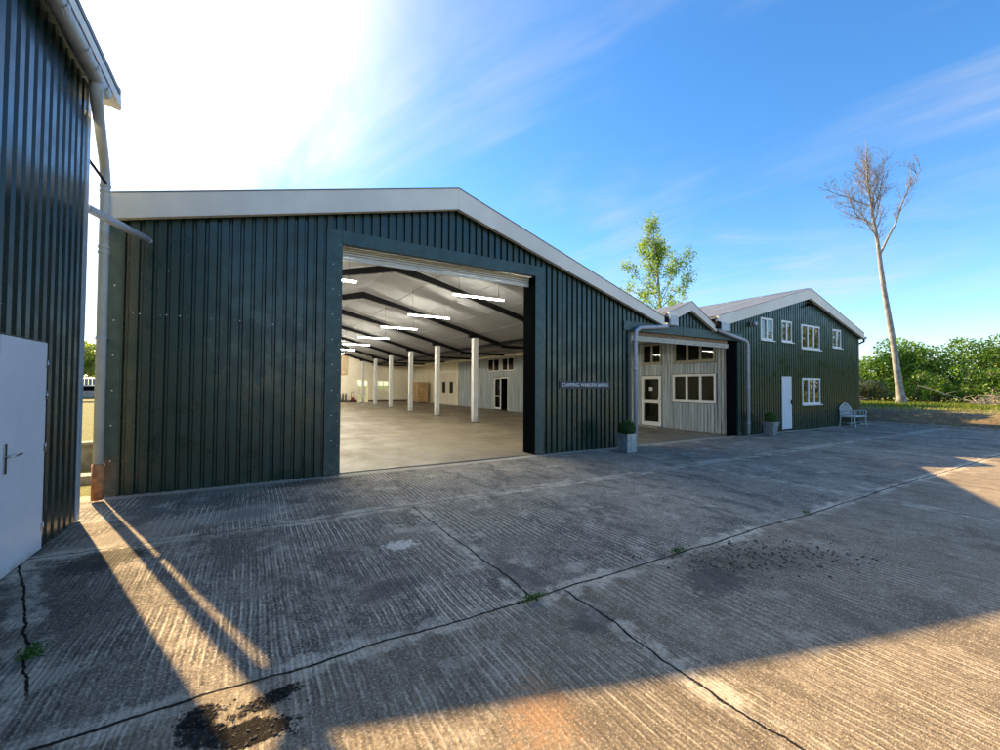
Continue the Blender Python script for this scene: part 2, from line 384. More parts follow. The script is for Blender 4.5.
# ------------------------------------------------------------------ mesh helpers
class MB:
    def __init__(s): s.v = []; s.f = []; s.mi = []; s.mats = []; s.smooth = []
    def _m(s, m):
        if m not in s.mats: s.mats.append(m)
        return s.mats.index(m)
    def add(s, vs, fs, m, smooth=False):
        o = len(s.v); s.v += [tuple(q) for q in vs]; k = s._m(m)
        for f in fs: s.f.append(tuple(i + o for i in f)); s.mi.append(k); s.smooth.append(smooth)
        return s
    def box(s, x0, x1, y0, y1, z0, z1, m, bev=0.0):
        x0, x1 = sorted((x0, x1)); y0, y1 = sorted((y0, y1)); z0, z1 = sorted((z0, z1))
        if bev <= 0:
            vs = [(x, y, z) for z in (z0, z1) for y in (y0, y1) for x in (x0, x1)]
            fs = [(0, 2, 3, 1), (4, 5, 7, 6), (0, 1, 5, 4), (2, 6, 7, 3), (0, 4, 6, 2), (1, 3, 7, 5)]
            return s.add(vs, fs, m)
        import bmesh
        bm = bmesh.new(); bmesh.ops.create_cube(bm, size=1)
        for q in bm.verts: q.co = Vector(((x0 + x1) / 2 + q.co.x * (x1 - x0), (y0 + y1) / 2 + q.co.y * (y1 - y0), (z0 + z1) / 2 + q.co.z * (z1 - z0)))
        bmesh.ops.bevel(bm, geom=list(bm.edges), offset=bev, segments=2, affect='EDGES', profile=.7)
        s.bm(bm, m); return s
    def bm(s, bm, m, smooth=False):
        bm.verts.ensure_lookup_table(); bm.verts.index_update()
        s.add([q.co[:] for q in bm.verts], [[q.index for q in f.verts] for f in bm.faces], m, smooth); bm.free(); return s
    def prism(s, pts, d, m):
        """pts: list of 3D points of a planar loop; d: extrusion vector"""
        n = len(pts); d = Vector(d); vs = [Vector(p) for p in pts] + [Vector(p) + d for p in pts]
        fs = [tuple(range(n)), tuple(range(2 * n - 1, n - 1, -1))] + [(i, i + n, (i + 1) % n + n, (i + 1) % n) for i in range(n)]
        return s.add(vs, fs, m)
    def tube(s, pts, r, m, n=12, cap=True):
        pts = [Vector(p) for p in pts]; rs = r if isinstance(r, (list, tuple)) else [r] * len(pts)
        o = len(s.v); k = s._m(m); prev = None
        for i, p in enumerate(pts):
            if i == 0: d = pts[1] - p
            elif i == len(pts) - 1: d = p - pts[i - 1]
            else: d = (pts[i + 1] - p).normalized() + (p - pts[i - 1]).normalized()
            d.normalize()
            if prev is None:
                a = d.cross(Vector((0, 0, 1)))
                if a.length < .05: a = d.cross(Vector((1, 0, 0)))
            else: a = prev - d * prev.dot(d)
            a.normalize(); prev = a; bb = d.cross(a)
            for j in range(n):
                t = 2 * math.pi * j / n; s.v.append(tuple(p + (a * math.cos(t) + bb * math.sin(t)) * rs[i]))
        for i in range(len(pts) - 1):
            for j in range(n):
                q = o + i * n; s.f.append((q + j, q + n + j, q + n + (j + 1) % n, q + (j + 1) % n)); s.mi.append(k); s.smooth.append(n > 5)
        if cap:
            s.f.append(tuple(o + j for j in range(n))); s.mi.append(k); s.smooth.append(False)
            q = o + (len(pts) - 1) * n; s.f.append(tuple(q + n - 1 - j for j in range(n))); s.mi.append(k); s.smooth.append(False)
        return s
    def lathe(s, cx, cy, prof, m, n=20):
        o = len(s.v); k = s._m(m)
        for r, z in prof:
            for j in range(n): t = 2 * math.pi * j / n; s.v.append((cx + r * math.cos(t), cy + r * math.sin(t), z))
        for i in range(len(prof) - 1):
            for j in range(n):
                q = o + i * n; s.f.append((q + j, q + (j + 1) % n, q + n + (j + 1) % n, q + n + j)); s.mi.append(k); s.smooth.append(True)
        return s
    def build(s, name, parent=None, label=None):
        me = D.meshes.new(name); me.from_pydata(s.v, [], s.f); me.update()
        for m in s.mats: me.materials.append(M[m])
        me.polygons.foreach_set('material_index', s.mi); me.polygons.foreach_set('use_smooth', s.smooth)
        o = D.objects.new(name, me); COL.objects.link(o)
        if parent is not None:
            o.parent = parent
            base = parent
            while base.parent is not None: base = base.parent
            if parent.parent is None: o.matrix_parent_inverse = Matrix.Translation(-Vector(parent['org']))
        if label: o['label'] = label
        return o

def thing(name, label, cat, loc=(0, 0, 0), group=None):
    o = D.objects.new(name, None); COL.objects.link(o); o.location = loc; o['org'] = list(loc)
    o.empty_display_size = .2
    o['label'] = label; o['category'] = cat
    if group: o['group'] = group
    return o
def tag(o, label, cat, group=None, kind=None):
    if label: o['label'] = label
    if cat: o['category'] = cat
    if group: o['group'] = group
    if kind: o['kind'] = kind
    return o
def struct(o): o['kind'] = 'structure'; return o

def lerp(pts):
    def f(x):
        if x <= pts[0][0]: return pts[0][1]
        for (a, b), (c, d) in zip(pts, pts[1:]):
            if x <= c: return b + (d - b) * (x - a) / (c - a)
        return pts[-1][1]
    return f

def cladding(mb, P, u0, u1, top, bot, holes, m, pitch=.157, dep=.044, crown=.098, kinks=(), phase=0.0):
    """ribbed sheet. P(u, v, z) maps along / outward / up. holes: (ua, ub, za, zb)"""
    web = .014; brk = set([u0, u1]) | set(k for k in kinks if u0 < k < u1)
    base = []
    i = math.floor((u0 - phase) / pitch) - 1
    while i * pitch + phase < u1 + pitch:
        a = i * pitch + phase
        base += [(a, dep), (a + crown, dep), (a + crown + web, 0.0), (a + pitch - web, 0.0)]; i += 1
    f = lerp(base)
    for a, _ in base:
        if u0 < a < u1: brk.add(a)
    for h in holes:
        for q in h[:2]:
            if u0 < q < u1: brk.add(q)
    us = sorted(brk)
    for a, b in zip(us, us[1:]):
        if b - a < 1e-6: continue
        mid = (a + b) / 2; cuts = sorted((h[2], h[3]) for h in holes if h[0] <= mid <= h[1])
        ta, tb = top(a), top(b); z = bot; segs = []
        for c0, c1 in cuts:
            if c0 > z: segs.append((z, z, c0, c0))
            z = max(z, c1)
        if z < max(ta, tb): segs.append((z, z, ta, tb))
        for z0, z1, t0, t1 in segs:
            mb.add([P(a, f(a), z0), P(b, f(b), z1), P(b, f(b), t1), P(a, f(a), t0)], [(0, 1, 2, 3)], m)

def front(u, v, z): return (u, 8.0 - v, z)
def wallx(x, s=1): return lambda u, v, z: (x + s * v, u, z)

# ------------------------------------------------------------------ ground
gp = []; xs = [-400, -120, -40, -10, -1.7, 14, 23.9, 24.3, 24.6, 25.2, 25.8, 26.4, 27, 30, 34, 38, 44, 60, 120, 600]
ys = [-500, -120, -60, -40, -20, -10, -5, 0, 4, 8, 12, 16, 22, 30, 44, 80, 200, 700]
def gz(x, y):
    z = 0.0
    if x > 24: z = min(.5, max(0, (x - 24.45) * .28))
    return z - .03
def grid(xs, ys, zf, mat_, skip=None):
    mb = MB(); nx = len(xs)
    vs = [(x, y, zf(x, y)) for y in ys for x in xs]
    fs = [(j * nx + i, j * nx + i + 1, (j + 1) * nx + i + 1, (j + 1) * nx + i) for j in range(len(ys) - 1) for i in range(nx - 1)]
    mb.add(vs, fs, mat_); return mb
struct(grid(xs, ys, gz, 'ground_mat').build('ground'))
random.seed(4)
# yard: one sheet, dense near the camera for real unevenness
yx = sorted(set([-12.0] + list(np.arange(-1.9, 24.31, .35)) + [24.35])); yy = list(np.arange(-26, 8.16, .35)) + [8.15]
yx = [float(q) for q in yx]; yy = [float(q) for q in yy]
def yz(x, y):
    return .006 * math.sin(x * 1.3 + y * .7) + .005 * math.sin(x * .6 - y * 1.9) - .0105 - (.012 if x > 24.0 else 0)
struct(grid(yx, yy, yz, 'yard_concrete').build('yard'))
mb = MB(); mb.box(-1.9, 13.68, 8.02, 39.5, -.02, .008, 'hall_concrete'); struct(mb.build('hall_floor'))
mb = MB(); mb.box(24.36, 24.52, -26, 9.4, -.03, .045, 'stone_block'); struct(mb.build('kerb'))

# ------------------------------------------------------------------ main barn
MBN = thing('barn', 'large dark green clad barn with a wide open doorway showing its bright empty hall', 'barn', (3.6, 8, 0))
topM = lerp([(-1.8, 4.1), (3.58, 5.45), (8.72, 3.76), (10.1, 3.30)])
mb = MB()
cladding(mb, front, -1.66, 8.74, topM, -.02, [(1.2, 5.75, -1, 4.3), (8.665, 8.8, -1, 3.2)], 'teal_cladding', kinks=(3.58, 8.72))
cladding(mb, front, 8.74, 10.12, topM, 3.2, [], 'teal_cladding')
mb.box(-1.80, -1.655, 7.955, 8.12, .02, 4.15, 'teal_trim')
# screw heads
for zz_ in (2.62,):
    for kk in range(-10, 56, 2):
        uu_ = kk * .157 + .048
        if -1.6 < uu_ < 8.6 and not (1.05 < uu_ < 5.9): mb.box(uu_ - .006, uu_ + .006, 7.950, 7.97, zz_ - .006, zz_ + .006, 'pvc_light')
for u, z in [(-1.73, .5), (-1.73, 1.0), (-1.73, 1.5), (-1.73, 2.0), (-1.73, 2.5), (-1.73, 3.0), (-1.45, 2.62), (-1.14, 2.63), (-.98, 2.63), (-.2, 2.62), (.27, 2.60), (-1.13, 3.3)] + [(1.2, .6 + .45 * i) for i in range(8)]:
    yv = 7.948 if u == -1.73 else (7.93 if u == 1.2 else 7.966)
    mb.box(u - .008, u + .008, yv, yv + .02, z - .008, z + .008, 'upvc')
wall = mb.build('front_wall', MBN)
mb = MB()
mb.box(1.09, 1.355, 7.938, 8.06, .01, 4.38, 'teal_trim')
mb.box(5.612, 5.85, 7.938, 8.06, .01, 4.38, 'teal_trim')
mb.box(1.357, 5.610, 7.938, 8.06, 4.142, 4.379, 'teal_trim')
for i in range(9):
    mb.box(1.3, 1.31, 7.933, 7.95, .5 + .45 * i, .51 + .45 * i, 'upvc')
mb.build('door_frame', MBN)
mb = MB(); mb.box(5.600, 5.611, 7.945, 8.06, .01, 4.13, 'black_box'); mb.box(5.600, 5.70, 8.061, 8.42, .01, 4.14, 'black_box'); mb.build('shutter_guide', MBN)  # thin black facing added to hide the light streak on the frame's side
mb = MB(); mb.box(1.27, 1.353, 8.062, 8.42, .01, 4.14, 'black_box'); mb.build('shutter_guide', MBN)
mb = MB(); zz = 3.93
mb.box(1.36, 5.60, 8.20, 8.24, zz, zz + .045, 'shutter_white', .006)
for i in range(4):
    z0 = zz + .053 + i * .046
    mb.box(1.36, 5.60, 8.19 + .004 * (i % 2), 8.235, z0, z0 + .032, 'shutter_white', .008)
    mb.box(1.36, 5.60, 8.215, 8.238, z0 + .032, z0 + .046, 'soffit_wood')
mb.build('roller_shutter', MBN)
# barge boards (fascia) — real profile boards with a capping lip
def barge(parent, a, b, ta, tb, name='barge_board', y0=7.80, y1=7.90, m='fascia_grey'):
    """a, b: (x, ztop); ta, tb depth of board at each end"""
    q = MB(); (xa, za), (xb, zb) = a, b
    q.prism([(xa, y0, za - ta), (xb, y0, zb - tb), (xb, y0, zb), (xa, y0, za)], (0, y1 - y0, 0), m)
    q.prism([(xa, y0 - .012, za - .004), (xb, y0 - .012, zb - .004), (xb, y0 - .012, zb + .012), (xa, y0 - .012, za + .012)], (0, .55, 0), 'roof_sheet')
    q.prism([(xa, y1 + .002, za - ta + .03), (xb, y1 + .002, zb - tb + .03), (xb, y1 + .002, zb - tb + .05), (xa, y1 + .002, za - ta + .05)], (0, .10, 0), 'black_steel')
    return q.build(name, parent)
barge(MBN, (-1.86, 4.25), (3.58, 5.64), .36, .43)
barge(MBN, (3.582, 5.64), (9.98, 3.53), .43, .24)
# roof
def roofplane(q, pts, th=.05, m='roof_sheet'):
    q.prism(pts, (0, 0, -th), m)
mb = MB()
roofplane(mb, [(-1.9, 7.86, 4.24), (3.58, 7.86, 5.63), (3.58, 41, 5.63), (-1.9, 41, 4.24)])
mb.prism([(3.58, 7.86, 5.63), (10.0, 7.86, 3.50), (10.0, 41, 3.50), (3.58, 41, 5.63)], (0, 0, -.05), 'roof_sheet')
mb.tube([(3.58, 7.86, 5.635), (3.58, 41, 5.635)], .05, 'fascia_grey', 8)
mb.build('roof', MBN)
mb = MB()
mb.prism([(-1.64, 8.30, 3.75), (3.5, 8.30, 5.12), (3.5, 39.4, 5.12), (-1.64, 39.4, 3.75)], (0, 0, .04), 'ceiling_grey')
mb.prism([(3.5, 8.30, 5.12), (9.5, 8.30, 3.53), (9.5, 39.4, 3.53), (3.5, 39.4, 5.12)], (0, 0, .04), 'ceiling_grey')
for k in range(1, 26):       # purlin lines between panels
    yk = 8.3 + k * 1.2
for xk in (-.6, .6, 1.8, 4.7, 5.9, 7.1, 8.3):
    zc_ = 5.12 - .266 * abs(xk - 3.5)
    mb.box(xk - .012, xk + .012, 8.32, 39.38, zc_ - .022, zc_ - .004, 'ceiling_grey')
mb.build('ceiling', MBN)
mb = MB(); mb.box(-1.79, -1.65, 8.13, 39.7, .0, 4.1, 'wall_cream'); mb.build('side_wall', MBN)
# end wall with an open doorway on the left
mb = MB()
for (a, b, z0, z1) in [(-1.65, 5.0, 0, 3.9), (5.0, 6.15, 2.1, 5.2), (6.15, 8.2, 0, 4.8), (8.2, 9.1, 1.98, 4.4), (9.1, 10.0, 0, 4.4), (10.0, 11.05, 0, 1.06), (10.0, 11.05, 1.92, 4.4), (11.05, 13.7, 0, 4.4), (-1.65, 5.0, 3.9, 5.2)]:
    mb.box(a, b, 39.5, 39.65, z0, z1, 'wall_cream')
mb.build('end_wall', MBN)
mb = MB(); mb.box(-1.6, 7.3, 39.44, 39.495, 2.45, 4.6, 'ply_panel'); mb.box(2.1, 2.13, 39.43, 39.44, 2.45, 4.6, 'skirting'); mb.box(6.55, 6.58, 39.43, 39.44, .2, 4.6, 'plywood'); mb.build('plywood_lining', MBN)
mb = MB(); mb.box(6.2, 8.18, 39.46, 39.497, .01, .16, 'skirting'); mb.box(9.12, 13.6, 39.46, 39.497, .01, .16, 'skirting'); mb.build('skirting_board', MBN)

def window(parent, P, u0, u1, z0, z1, panes, fm='upvc', fw=.055, dv=.05, sill=True, blind=None, prot=.0, gap_mull=None):
    """P maps (u, v, z); v outward. frame parts + one glass child per pane group"""
    q = MB()
    def bx(ua, ub, za, zb, va, vb, m):
        A = P(ua, va, za); B = P(ub, vb, zb)
        q.box(A[0], B[0], A[1], B[1], A[2], B[2], m, .006)
    bx(u0, u1, z0, z0 + fw, prot - dv, prot, fm); bx(u0, u1, z1 - fw, z1, prot - dv, prot, fm)
    bx(u0, u0 + fw, z0 + fw, z1 - fw, prot - dv, prot - .001, fm); bx(u1 - fw, u1, z0 + fw, z1 - fw, prot - dv, prot - .001, fm)
    wd = (u1 - u0 - fw) / panes
    for i in range(1, panes):
        c = u0 + fw / 2 + wd * i; bx(c - fw * .55, c + fw * .55, z0 + fw, z1 - fw, prot - dv, prot - .002, fm)
    w_ = q.build('window', parent)
    if sill:
        q = MB(); bx(u0 - .05, u1 + .05, z0 - .04, z0 - .002, prot - dv, prot + .06, fm); q.build('sill', w_)
    q = MB(); bx(u0 + fw * .8, u1 - fw * .8, z0 + fw * .8, z1 - fw * .8, prot - dv * .6, prot - dv * .45, 'inner_glass' if parent.name.startswith('partition') else 'glass'); q.build('glazing', w_)
    if blind:
        q = MB(); n = 26; L = u1 - u0 - .06
        for i in range(n):
            ua = u0 + .03 + L * i / n; A = P(ua, prot - dv - .10 - .02 * (i % 2), z0 + blind[0] * (z1 - z0)); B = P(ua + L / n, prot - dv - .10 - .02 * ((i + 1) % 2), z1)
            q.add([A, (B[0], B[1], A[2]), B, (A[0], A[1], B[2])], [(0, 1, 2, 3)], 'curtain')
        q.build('curtain', w_)
    return w_
fix = []
def fixsub(o):   # sub-parts of a part whose thing has an origin: identical local frame already
    pass

Pend = lambda u, v, z: (u, 39.5 - v, z)
window(MBN, Pend, 10.02, 11.03, 1.08, 1.9, 2, sill=False, prot=.02)
# glazed double doors in the end wall
def glazed_door(parent, P, u0, u1, z0, z1, fw=.10, mid=None, m='upvc', prot=.02, dv=.06, name='glazed_door', kick=None, handle_u=None, black=True):
    q = MB()
    def bx(qq, ua, ub, za, zb, va, vb, mm, bev=.006):
        A = P(ua, va, za); B = P(ub, vb, zb); qq.box(A[0], B[0], A[1], B[1], A[2], B[2], mm, bev)
    bx(q, u0, u1, z1 - fw, z1, prot - dv, prot, m); bx(q, u0, u1, z0, z0 + fw * 1.3, prot - dv, prot, m)
    bx(q, u0, u0 + fw, z0 + fw * 1.3, z1 - fw, prot - dv, prot - .001, m); bx(q, u1 - fw, u1, z0 + fw * 1.3, z1 - fw, prot - dv, prot - .001, m)
    if mid: bx(q, u0 + fw, u1 - fw, mid - fw * .5, mid + fw * .5, prot - dv, prot - .002, m)
    d = q.build(name, parent)
    q = MB(); bx(q, u0 + fw * .9, u1 - fw * .9, z0 + fw, z1 - fw * .9, prot - dv * .6, prot - dv * .45, 'inner_glass'); q.build('glazing', d)
    if handle_u is not None:
        q = MB(); bx(q, handle_u - .015, handle_u + .015, .95, 1.15, prot, prot + .012, 'chrome', .003); bx(q, handle_u - .11, handle_u + .012, 1.06, 1.08, prot + .03, prot + .05, 'chrome', .004); q.build('handle', d)
    return d
glazed_door(MBN, Pend, 8.22, 8.64, .1, 1.95, .06, .95)
glazed_door(MBN, Pend, 8.66, 9.08, .1, 1.95, .06, .95)
# steel frames and columns
for k in range(8):
    y = 11.85 + 4.25 * k
    if y > 39.3: break
    q = MB(); hw = .05
    def seg(xa, za, xb, zb, da=.16, db=.16):
        q.prism([(xa, y - hw, za - da), (xb, y - hw, zb - db), (xb, y - hw, zb), (xa, y - hw, za)], (0, 2 * hw, 0), 'black_steel')
    seg(-1.64, 3.70, 1.9, 4.66); seg(1.9, 4.66, 3.5, 5.07, .16, .24); seg(3.5, 5.07, 5.1, 4.67, .24, .16); seg(5.1, 4.67, 9.48, 3.50)
    q.prism([(7.95, y - hw - .03, 3.62), (8.45, y - hw - .03, 3.62), (8.55, y - hw - .03, 3.72), (7.85, y - hw - .03, 3.86)], (0, 2 * hw + .06, 0), 'black_steel')
    q.build('rafter', MBN)
    q = MB(); q.box(8.09, 8.31, y - .11, y + .11, .03, 3.62, 'white_column', .012); q.box(8.06, 8.34, y - .14, y + .14, .009, .03, 'black_steel'); q.build('column', MBN)

# ------------------------------------------------------------------ link section
LNK = thing('entrance_link', 'narrow middle section with a small gable over a white roller shutter and dark lintel', 'barn', (11.2, 8, 0))
mb = MB(); cladding(mb, front, 10.13, 12.45, lerp([(10.1, 3.45), (11.2, 3.95), (12.45, 3.42)]), 3.2, [], 'teal_cladding', kinks=(11.2,)); mb.build('gable_wall', LNK)
barge(LNK, (10.15, 3.70), (11.19, 4.12), .28, .27, y0=7.815, y1=7.915); barge(LNK, (11.192, 4.12), (12.40, 3.46), .27, .16, y0=7.815, y1=7.915)
mb = MB()
mb.prism([(10.08, 7.88, 3.66), (11.19, 7.88, 4.11), (11.19, 41, 4.11), (10.08, 41, 3.66)], (0, 0, -.05), 'roof_sheet')
mb.prism([(11.19, 7.88, 4.11), (12.42, 7.88, 3.44), (12.42, 41, 3.44), (11.19, 41, 4.11)], (0, 0, -.05), 'roof_sheet')
mb.build('roof', LNK)
mb = MB()
mb.box(9.50, 10.60, 8.3, 39.4, 3.385, 3.41, 'ceiling_grey'); mb.box(10.603, 11.797, 8.3, 39.4, 3.58, 3.60, 'ceiling_grey'); mb.box(11.80, 13.0, 8.3, 39.4, 3.365, 3.385, 'ceiling_grey'); mb.box(13.003, 13.68, 8.3, 39.4, 3.60, 3.62, 'ceiling_grey')
mb.box(10.58, 10.60, 8.3, 39.4, 3.412, 3.60, 'ceiling_grey'); mb.box(11.80, 11.82, 8.3, 39.4, 3.387, 3.60, 'ceiling_grey'); mb.box(12.98, 13.0, 8.3, 39.4, 3.387, 3.62, 'ceiling_grey'); mb.box(9.42, 9.497, 8.3, 39.4, 3.36, 3.42, 'black_steel')
mb.build('ceiling', LNK)
mb = MB(); mb.box(12.20, 12.60, 8.5, 39.4, 3.22, 3.36, 'cream_beam', .01); mb.build('valley_gutter', LNK)
for k in range(7):
    y = 11.85 + 4.25 * k
    q = MB(); q.prism([(9.5, y - .04, 3.28), (12.19, y - .04, 3.26), (12.19, y - .04, 3.36), (9.5, y - .04, 3.38)], (0, .08, 0), 'black_steel'); q.build('rafter', LNK)
mb = MB(); mb.box(8.46, 14.02, 7.915, 8.03, 3.095, 3.335, 'teal_trim'); mb.box(10.9, 10.912, 7.912, 7.92, 3.1, 3.33, 'black_steel'); mb.build('lintel', LNK)
mb = MB()
mb.box(8.78, 13.32, 8.04, 8.35, 2.975, 3.09, 'soffit_wood')
for i in range(3):
    mb.box(8.78, 13.32, 7.99 + .012 * (2 - i), 8.05, 2.845 + i * .045, 2.885 + i * .045, 'shutter_cream', .008)
mb.build('roller_shutter', LNK)
mb = MB(); mb.box(13.325, 13.79, 8.03, 8.10, .01, 3.09, 'black_box'); mb.build('shutter_guide', LNK)
mb = MB(); mb.box(8.66, 8.79, 7.96, 8.10, .01, 3.09, 'teal_trim'); mb.build('door_jamb', LNK)
# valley gutter boxes and rain pipes
mb = MB()
mb.box(10.12, 10.46, 7.74, 7.99, 3.33, 3.60, 'pvc_light', .01); mb.box(9.94, 10.10, 7.78, 7.9, 3.40, 3.56, 'black_steel', .01)
mb.build('gutter_box', LNK)
mb = MB(); mb.tube([(10.10, 7.82, 3.30), (9.95, 7.80, 3.27), (8.95, 7.80, 3.17), (8.80, 7.80, 3.08), (8.76, 7.80, 2.92), (8.76, 7.80, .06)], .052, 'pvc_grey', 14)
for z in (.5, 1.75, 2.8): mb.tube([(8.76, 7.80, z - .02), (8.76, 7.80, z + .02)], .062, 'pvc_grey', 14)
mb.tube([(8.76, 7.80, 2.0), (8.76, 7.80, 2.09)], .06, 'pvc_grey', 14)
mb.build('rain_pipe', LNK)

# ------------------------------------------------------------------ grey partition
PRT = thing('partition_wall', 'grey corrugated metal inner wall with white framed door and windows behind the shutter opening', 'wall', (13.7, 8.4, 0))
Pw = wallx(13.7, -1)
ph = [(10.88, 11.88, -1, 2.02), (8.62, 10.38, .99, 2.06), (8.66, 10.34, 2.44, 3.30), (10.86, 11.84, 2.44, 3.30), (22.25, 24.05, -1, 2.14), (21.55, 23.1, 2.48, 3.36), (23.3, 24.95, 2.48, 3.36), (18.5, 20.3, 1.0, 2.05)]
mb = MB(); cladding(mb, Pw, 8.30, 29.7, lambda u: 3.60, .01, ph, 'grey_sheet', pitch=.125, dep=.022, crown=.066); mb.build('sheeting', PRT)
window(PRT, Pw, 8.65, 10.37, 1.01, 2.04, 3, fw=.085, sill=False, prot=.045)
window(PRT, Pw, 8.68, 10.32, 2.47, 3.28, 3, fm='old_timber', fw=.075, sill=True, prot=.035)
window(PRT, Pw, 10.88, 11.82, 2.47, 3.28, 2, fm='old_timber', fw=.075, sill=True, prot=.035)
window(PRT, Pw, 21.6, 23.05, 2.5, 3.34, 2, fm='upvc', fw=.06, sill=False, prot=.035)
window(PRT, Pw, 23.35, 24.9, 2.5, 3.34, 2, fm='upvc', fw=.06, sill=False, prot=.035)
window(PRT, Pw, 18.52, 20.28, 1.02, 2.03, 3, fw=.085, sill=False, prot=.035)
gd = glazed_door(PRT, Pw, 10.90, 11.86, .05, 2.0, .12, .98, handle_u=11.02, prot=.035)
mb = MB(); mb.box(13.655, 13.665, 11.30, 11.46, 1.42, 1.56, 'sign_white'); mb.build('notice', gd)
glazed_door(PRT, Pw, 23.18, 24.03, .05, 2.1, .09, .9, prot=.03)
mb = MB(); mb.box(13.68, 13.72, 22.27, 23.15, 2.03, 2.12, 'upvc'); mb.box(13.66, 13.70, 22.27, 22.34, .02, 2.03, 'upvc'); mb.build('door_frame', PRT)
mb = MB(); mb.box(13.30, 13.66, 10.8, 11.95, .009, .05, 'stone_block'); mb.build('doorstep', PRT)
mb = MB()
mb.box(13.70, 13.82, 29.7, 39.5, 0, 3.59, 'wall_cream')
mb.build('cream_wall', PRT)

for (a, b) in [(30.2, 31.55), (31.6, 33.2)]:
    q = MB(); q.box(13.65, 13.698, a, b, .05, 2.6, 'cream_beam', .006); d = q.build('door', PRT)
    q = MB(); c_ = (a + b) / 2; q.box(13.64, 13.652, c_ - .33, c_ + .33, .98, 1.86, 'room_dark', .004); q.build('vision_panel', d)
q = MB(); q.box(13.66, 13.698, 38.3, 39.1, .9, 1.86, 'room_dark', .004); q.build('window', PRT)

# ------------------------------------------------------------------ right barn
RBN = thing('two_storey_barn', 'two storey green clad barn on the right with white framed windows and narrow white door', 'barn', (18.4, 8, 0))
topR = lerp([(12.4, 3.45), (13.99, 3.9), (18.4, 5.15), (23.1, 3.80)])
wins = [(15.18, 15.99, 3.23, 4.02, 2), (16.55, 17.32, 3.24, 4.03, 2), (18.01, 19.50, 3.06, 4.0, 3), (20.57, 21.37, 3.22, 4.0, 2), (18.03, 19.49, .92, 1.94, 3)]
mb = MB()
cladding(mb, front, 14.0, 23.1, topR, -.02, [(a + .03, b - .03, c + .03, d - .03) for a, b, c, d, n in wins] + [(16.54, 17.28, -1, 1.99)], 'green_cladding', kinks=(18.4,))
cladding(mb, front, 12.46, 14.0, topR, 3.2, [], 'green_cladding')
mb.box(13.80, 14.0, 7.975, 8.06, .02, 3.09, 'green_trim'); mb.box(22.96, 23.12, 7.955, 8.0, .02, 3.75, 'green_trim')
mb.build('front_wall', RBN)
for a, b, c, d, n in wins: window(RBN, front, a, b, c, d, n, fw=.07, dv=.07, prot=.045, blind=(0.0,) if n == 2 else (.45,))  # half curtains in three-pane windows are added, standing in for pale sky reflections
mb = MB(); mb.box(16.55, 17.27, 7.972, 8.03, .06, 1.98, 'door_white', .006)
for i in range(5): mb.box(16.60 + i * .13, 16.604 + i * .13, 7.969, 7.974, .08, 1.96, 'pvc_grey')
dr = mb.build('door', RBN)
mb = MB(); mb.box(17.19, 17.23, 7.945, 7.972, .95, 1.1, 'black_steel', .003); mb.tube([(17.21, 7.94, 1.03), (17.10, 7.93, 1.03)], .009, 'black_steel', 8); mb.build('handle', dr)
barge(RBN, (12.46, 3.80), (18.40, 5.37), .36, .38, y0=7.79, y1=7.89); barge(RBN, (18.402, 5.37), (23.2, 3.98), .38, .24, y0=7.79, y1=7.89)
mb = MB()
mb.prism([(12.40, 7.86, 3.76), (18.40, 7.86, 5.36), (18.40, 41, 5.36), (12.40, 41, 3.76)], (0, 0, -.05), 'roof_sheet')
mb.prism([(18.40, 7.86, 5.36), (23.25, 7.86, 3.95), (23.25, 41, 3.95), (18.40, 41, 5.36)], (0, 0, -.05), 'roof_sheet')
mb.tube([(18.40, 7.86, 5.365), (18.40, 41, 5.365)], .05, 'fascia_grey', 8)
for i in range(1, 22): 
    y = 8 + i * 1.5
    mb.prism([(12.42, y, 3.772), (18.38, y, 5.362), (18.38, y + .03, 5.362), (12.42, y + .03, 3.772)], (0, 0, .012), 'fascia_grey')
mb.build('roof', RBN)
mb = MB(); cladding(mb, wallx(23.1, 1), 8.0, 41, lambda u: 3.9, .02, [], 'green_cladding'); mb.build('side_wall', RBN)
mb = MB()   # dark rooms inside
mb.box(13.84, 13.90, 8.15, 24.0 + 6, .0, 3.45, 'room_dark') if False else None
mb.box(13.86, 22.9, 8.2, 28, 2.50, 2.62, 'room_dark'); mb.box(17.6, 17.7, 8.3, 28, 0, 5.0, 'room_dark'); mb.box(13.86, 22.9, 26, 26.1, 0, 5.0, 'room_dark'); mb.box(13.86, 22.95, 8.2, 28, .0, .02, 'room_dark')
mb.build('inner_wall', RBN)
mb = MB(); mb.tube([(12.44, 7.84, 3.42), (12.55, 7.80, 3.33), (13.90, 7.80, 3.13), (14.03, 7.80, 3.07), (14.08, 7.80, 2.95), (14.08, 7.80, .05)], .052, 'pvc_grey', 14)
for z in (.4, 1.6, 2.75): mb.tube([(14.08, 7.80, z - .02), (14.08, 7.80, z + .02)], .062, 'pvc_grey', 14)
mb.build('rain_pipe', RBN)
mb = MB(); mb.box(12.52, 12.96, 7.72, 7.98, 3.34, 3.60, 'pvc_light', .01); mb.box(12.34, 12.50, 7.74, 7.9, 3.40, 3.62, 'black_steel', .01); mb.build('gutter_box', RBN)
mb = MB(); mb.tube([(23.30, 7.75, 3.78), (23.30, 40, 3.78)], .06, 'pvc_light', 10); mb.build('gutter', RBN)
mb = MB(); mb.tube([(23.30, 7.84, 3.74), (23.30, 7.84, 3.62), (23.20, 8.1, 3.48), (23.17, 8.7, 3.3), (23.17, 8.75, .05)], .04, 'black_steel', 10); mb.build('down_pipe', RBN)

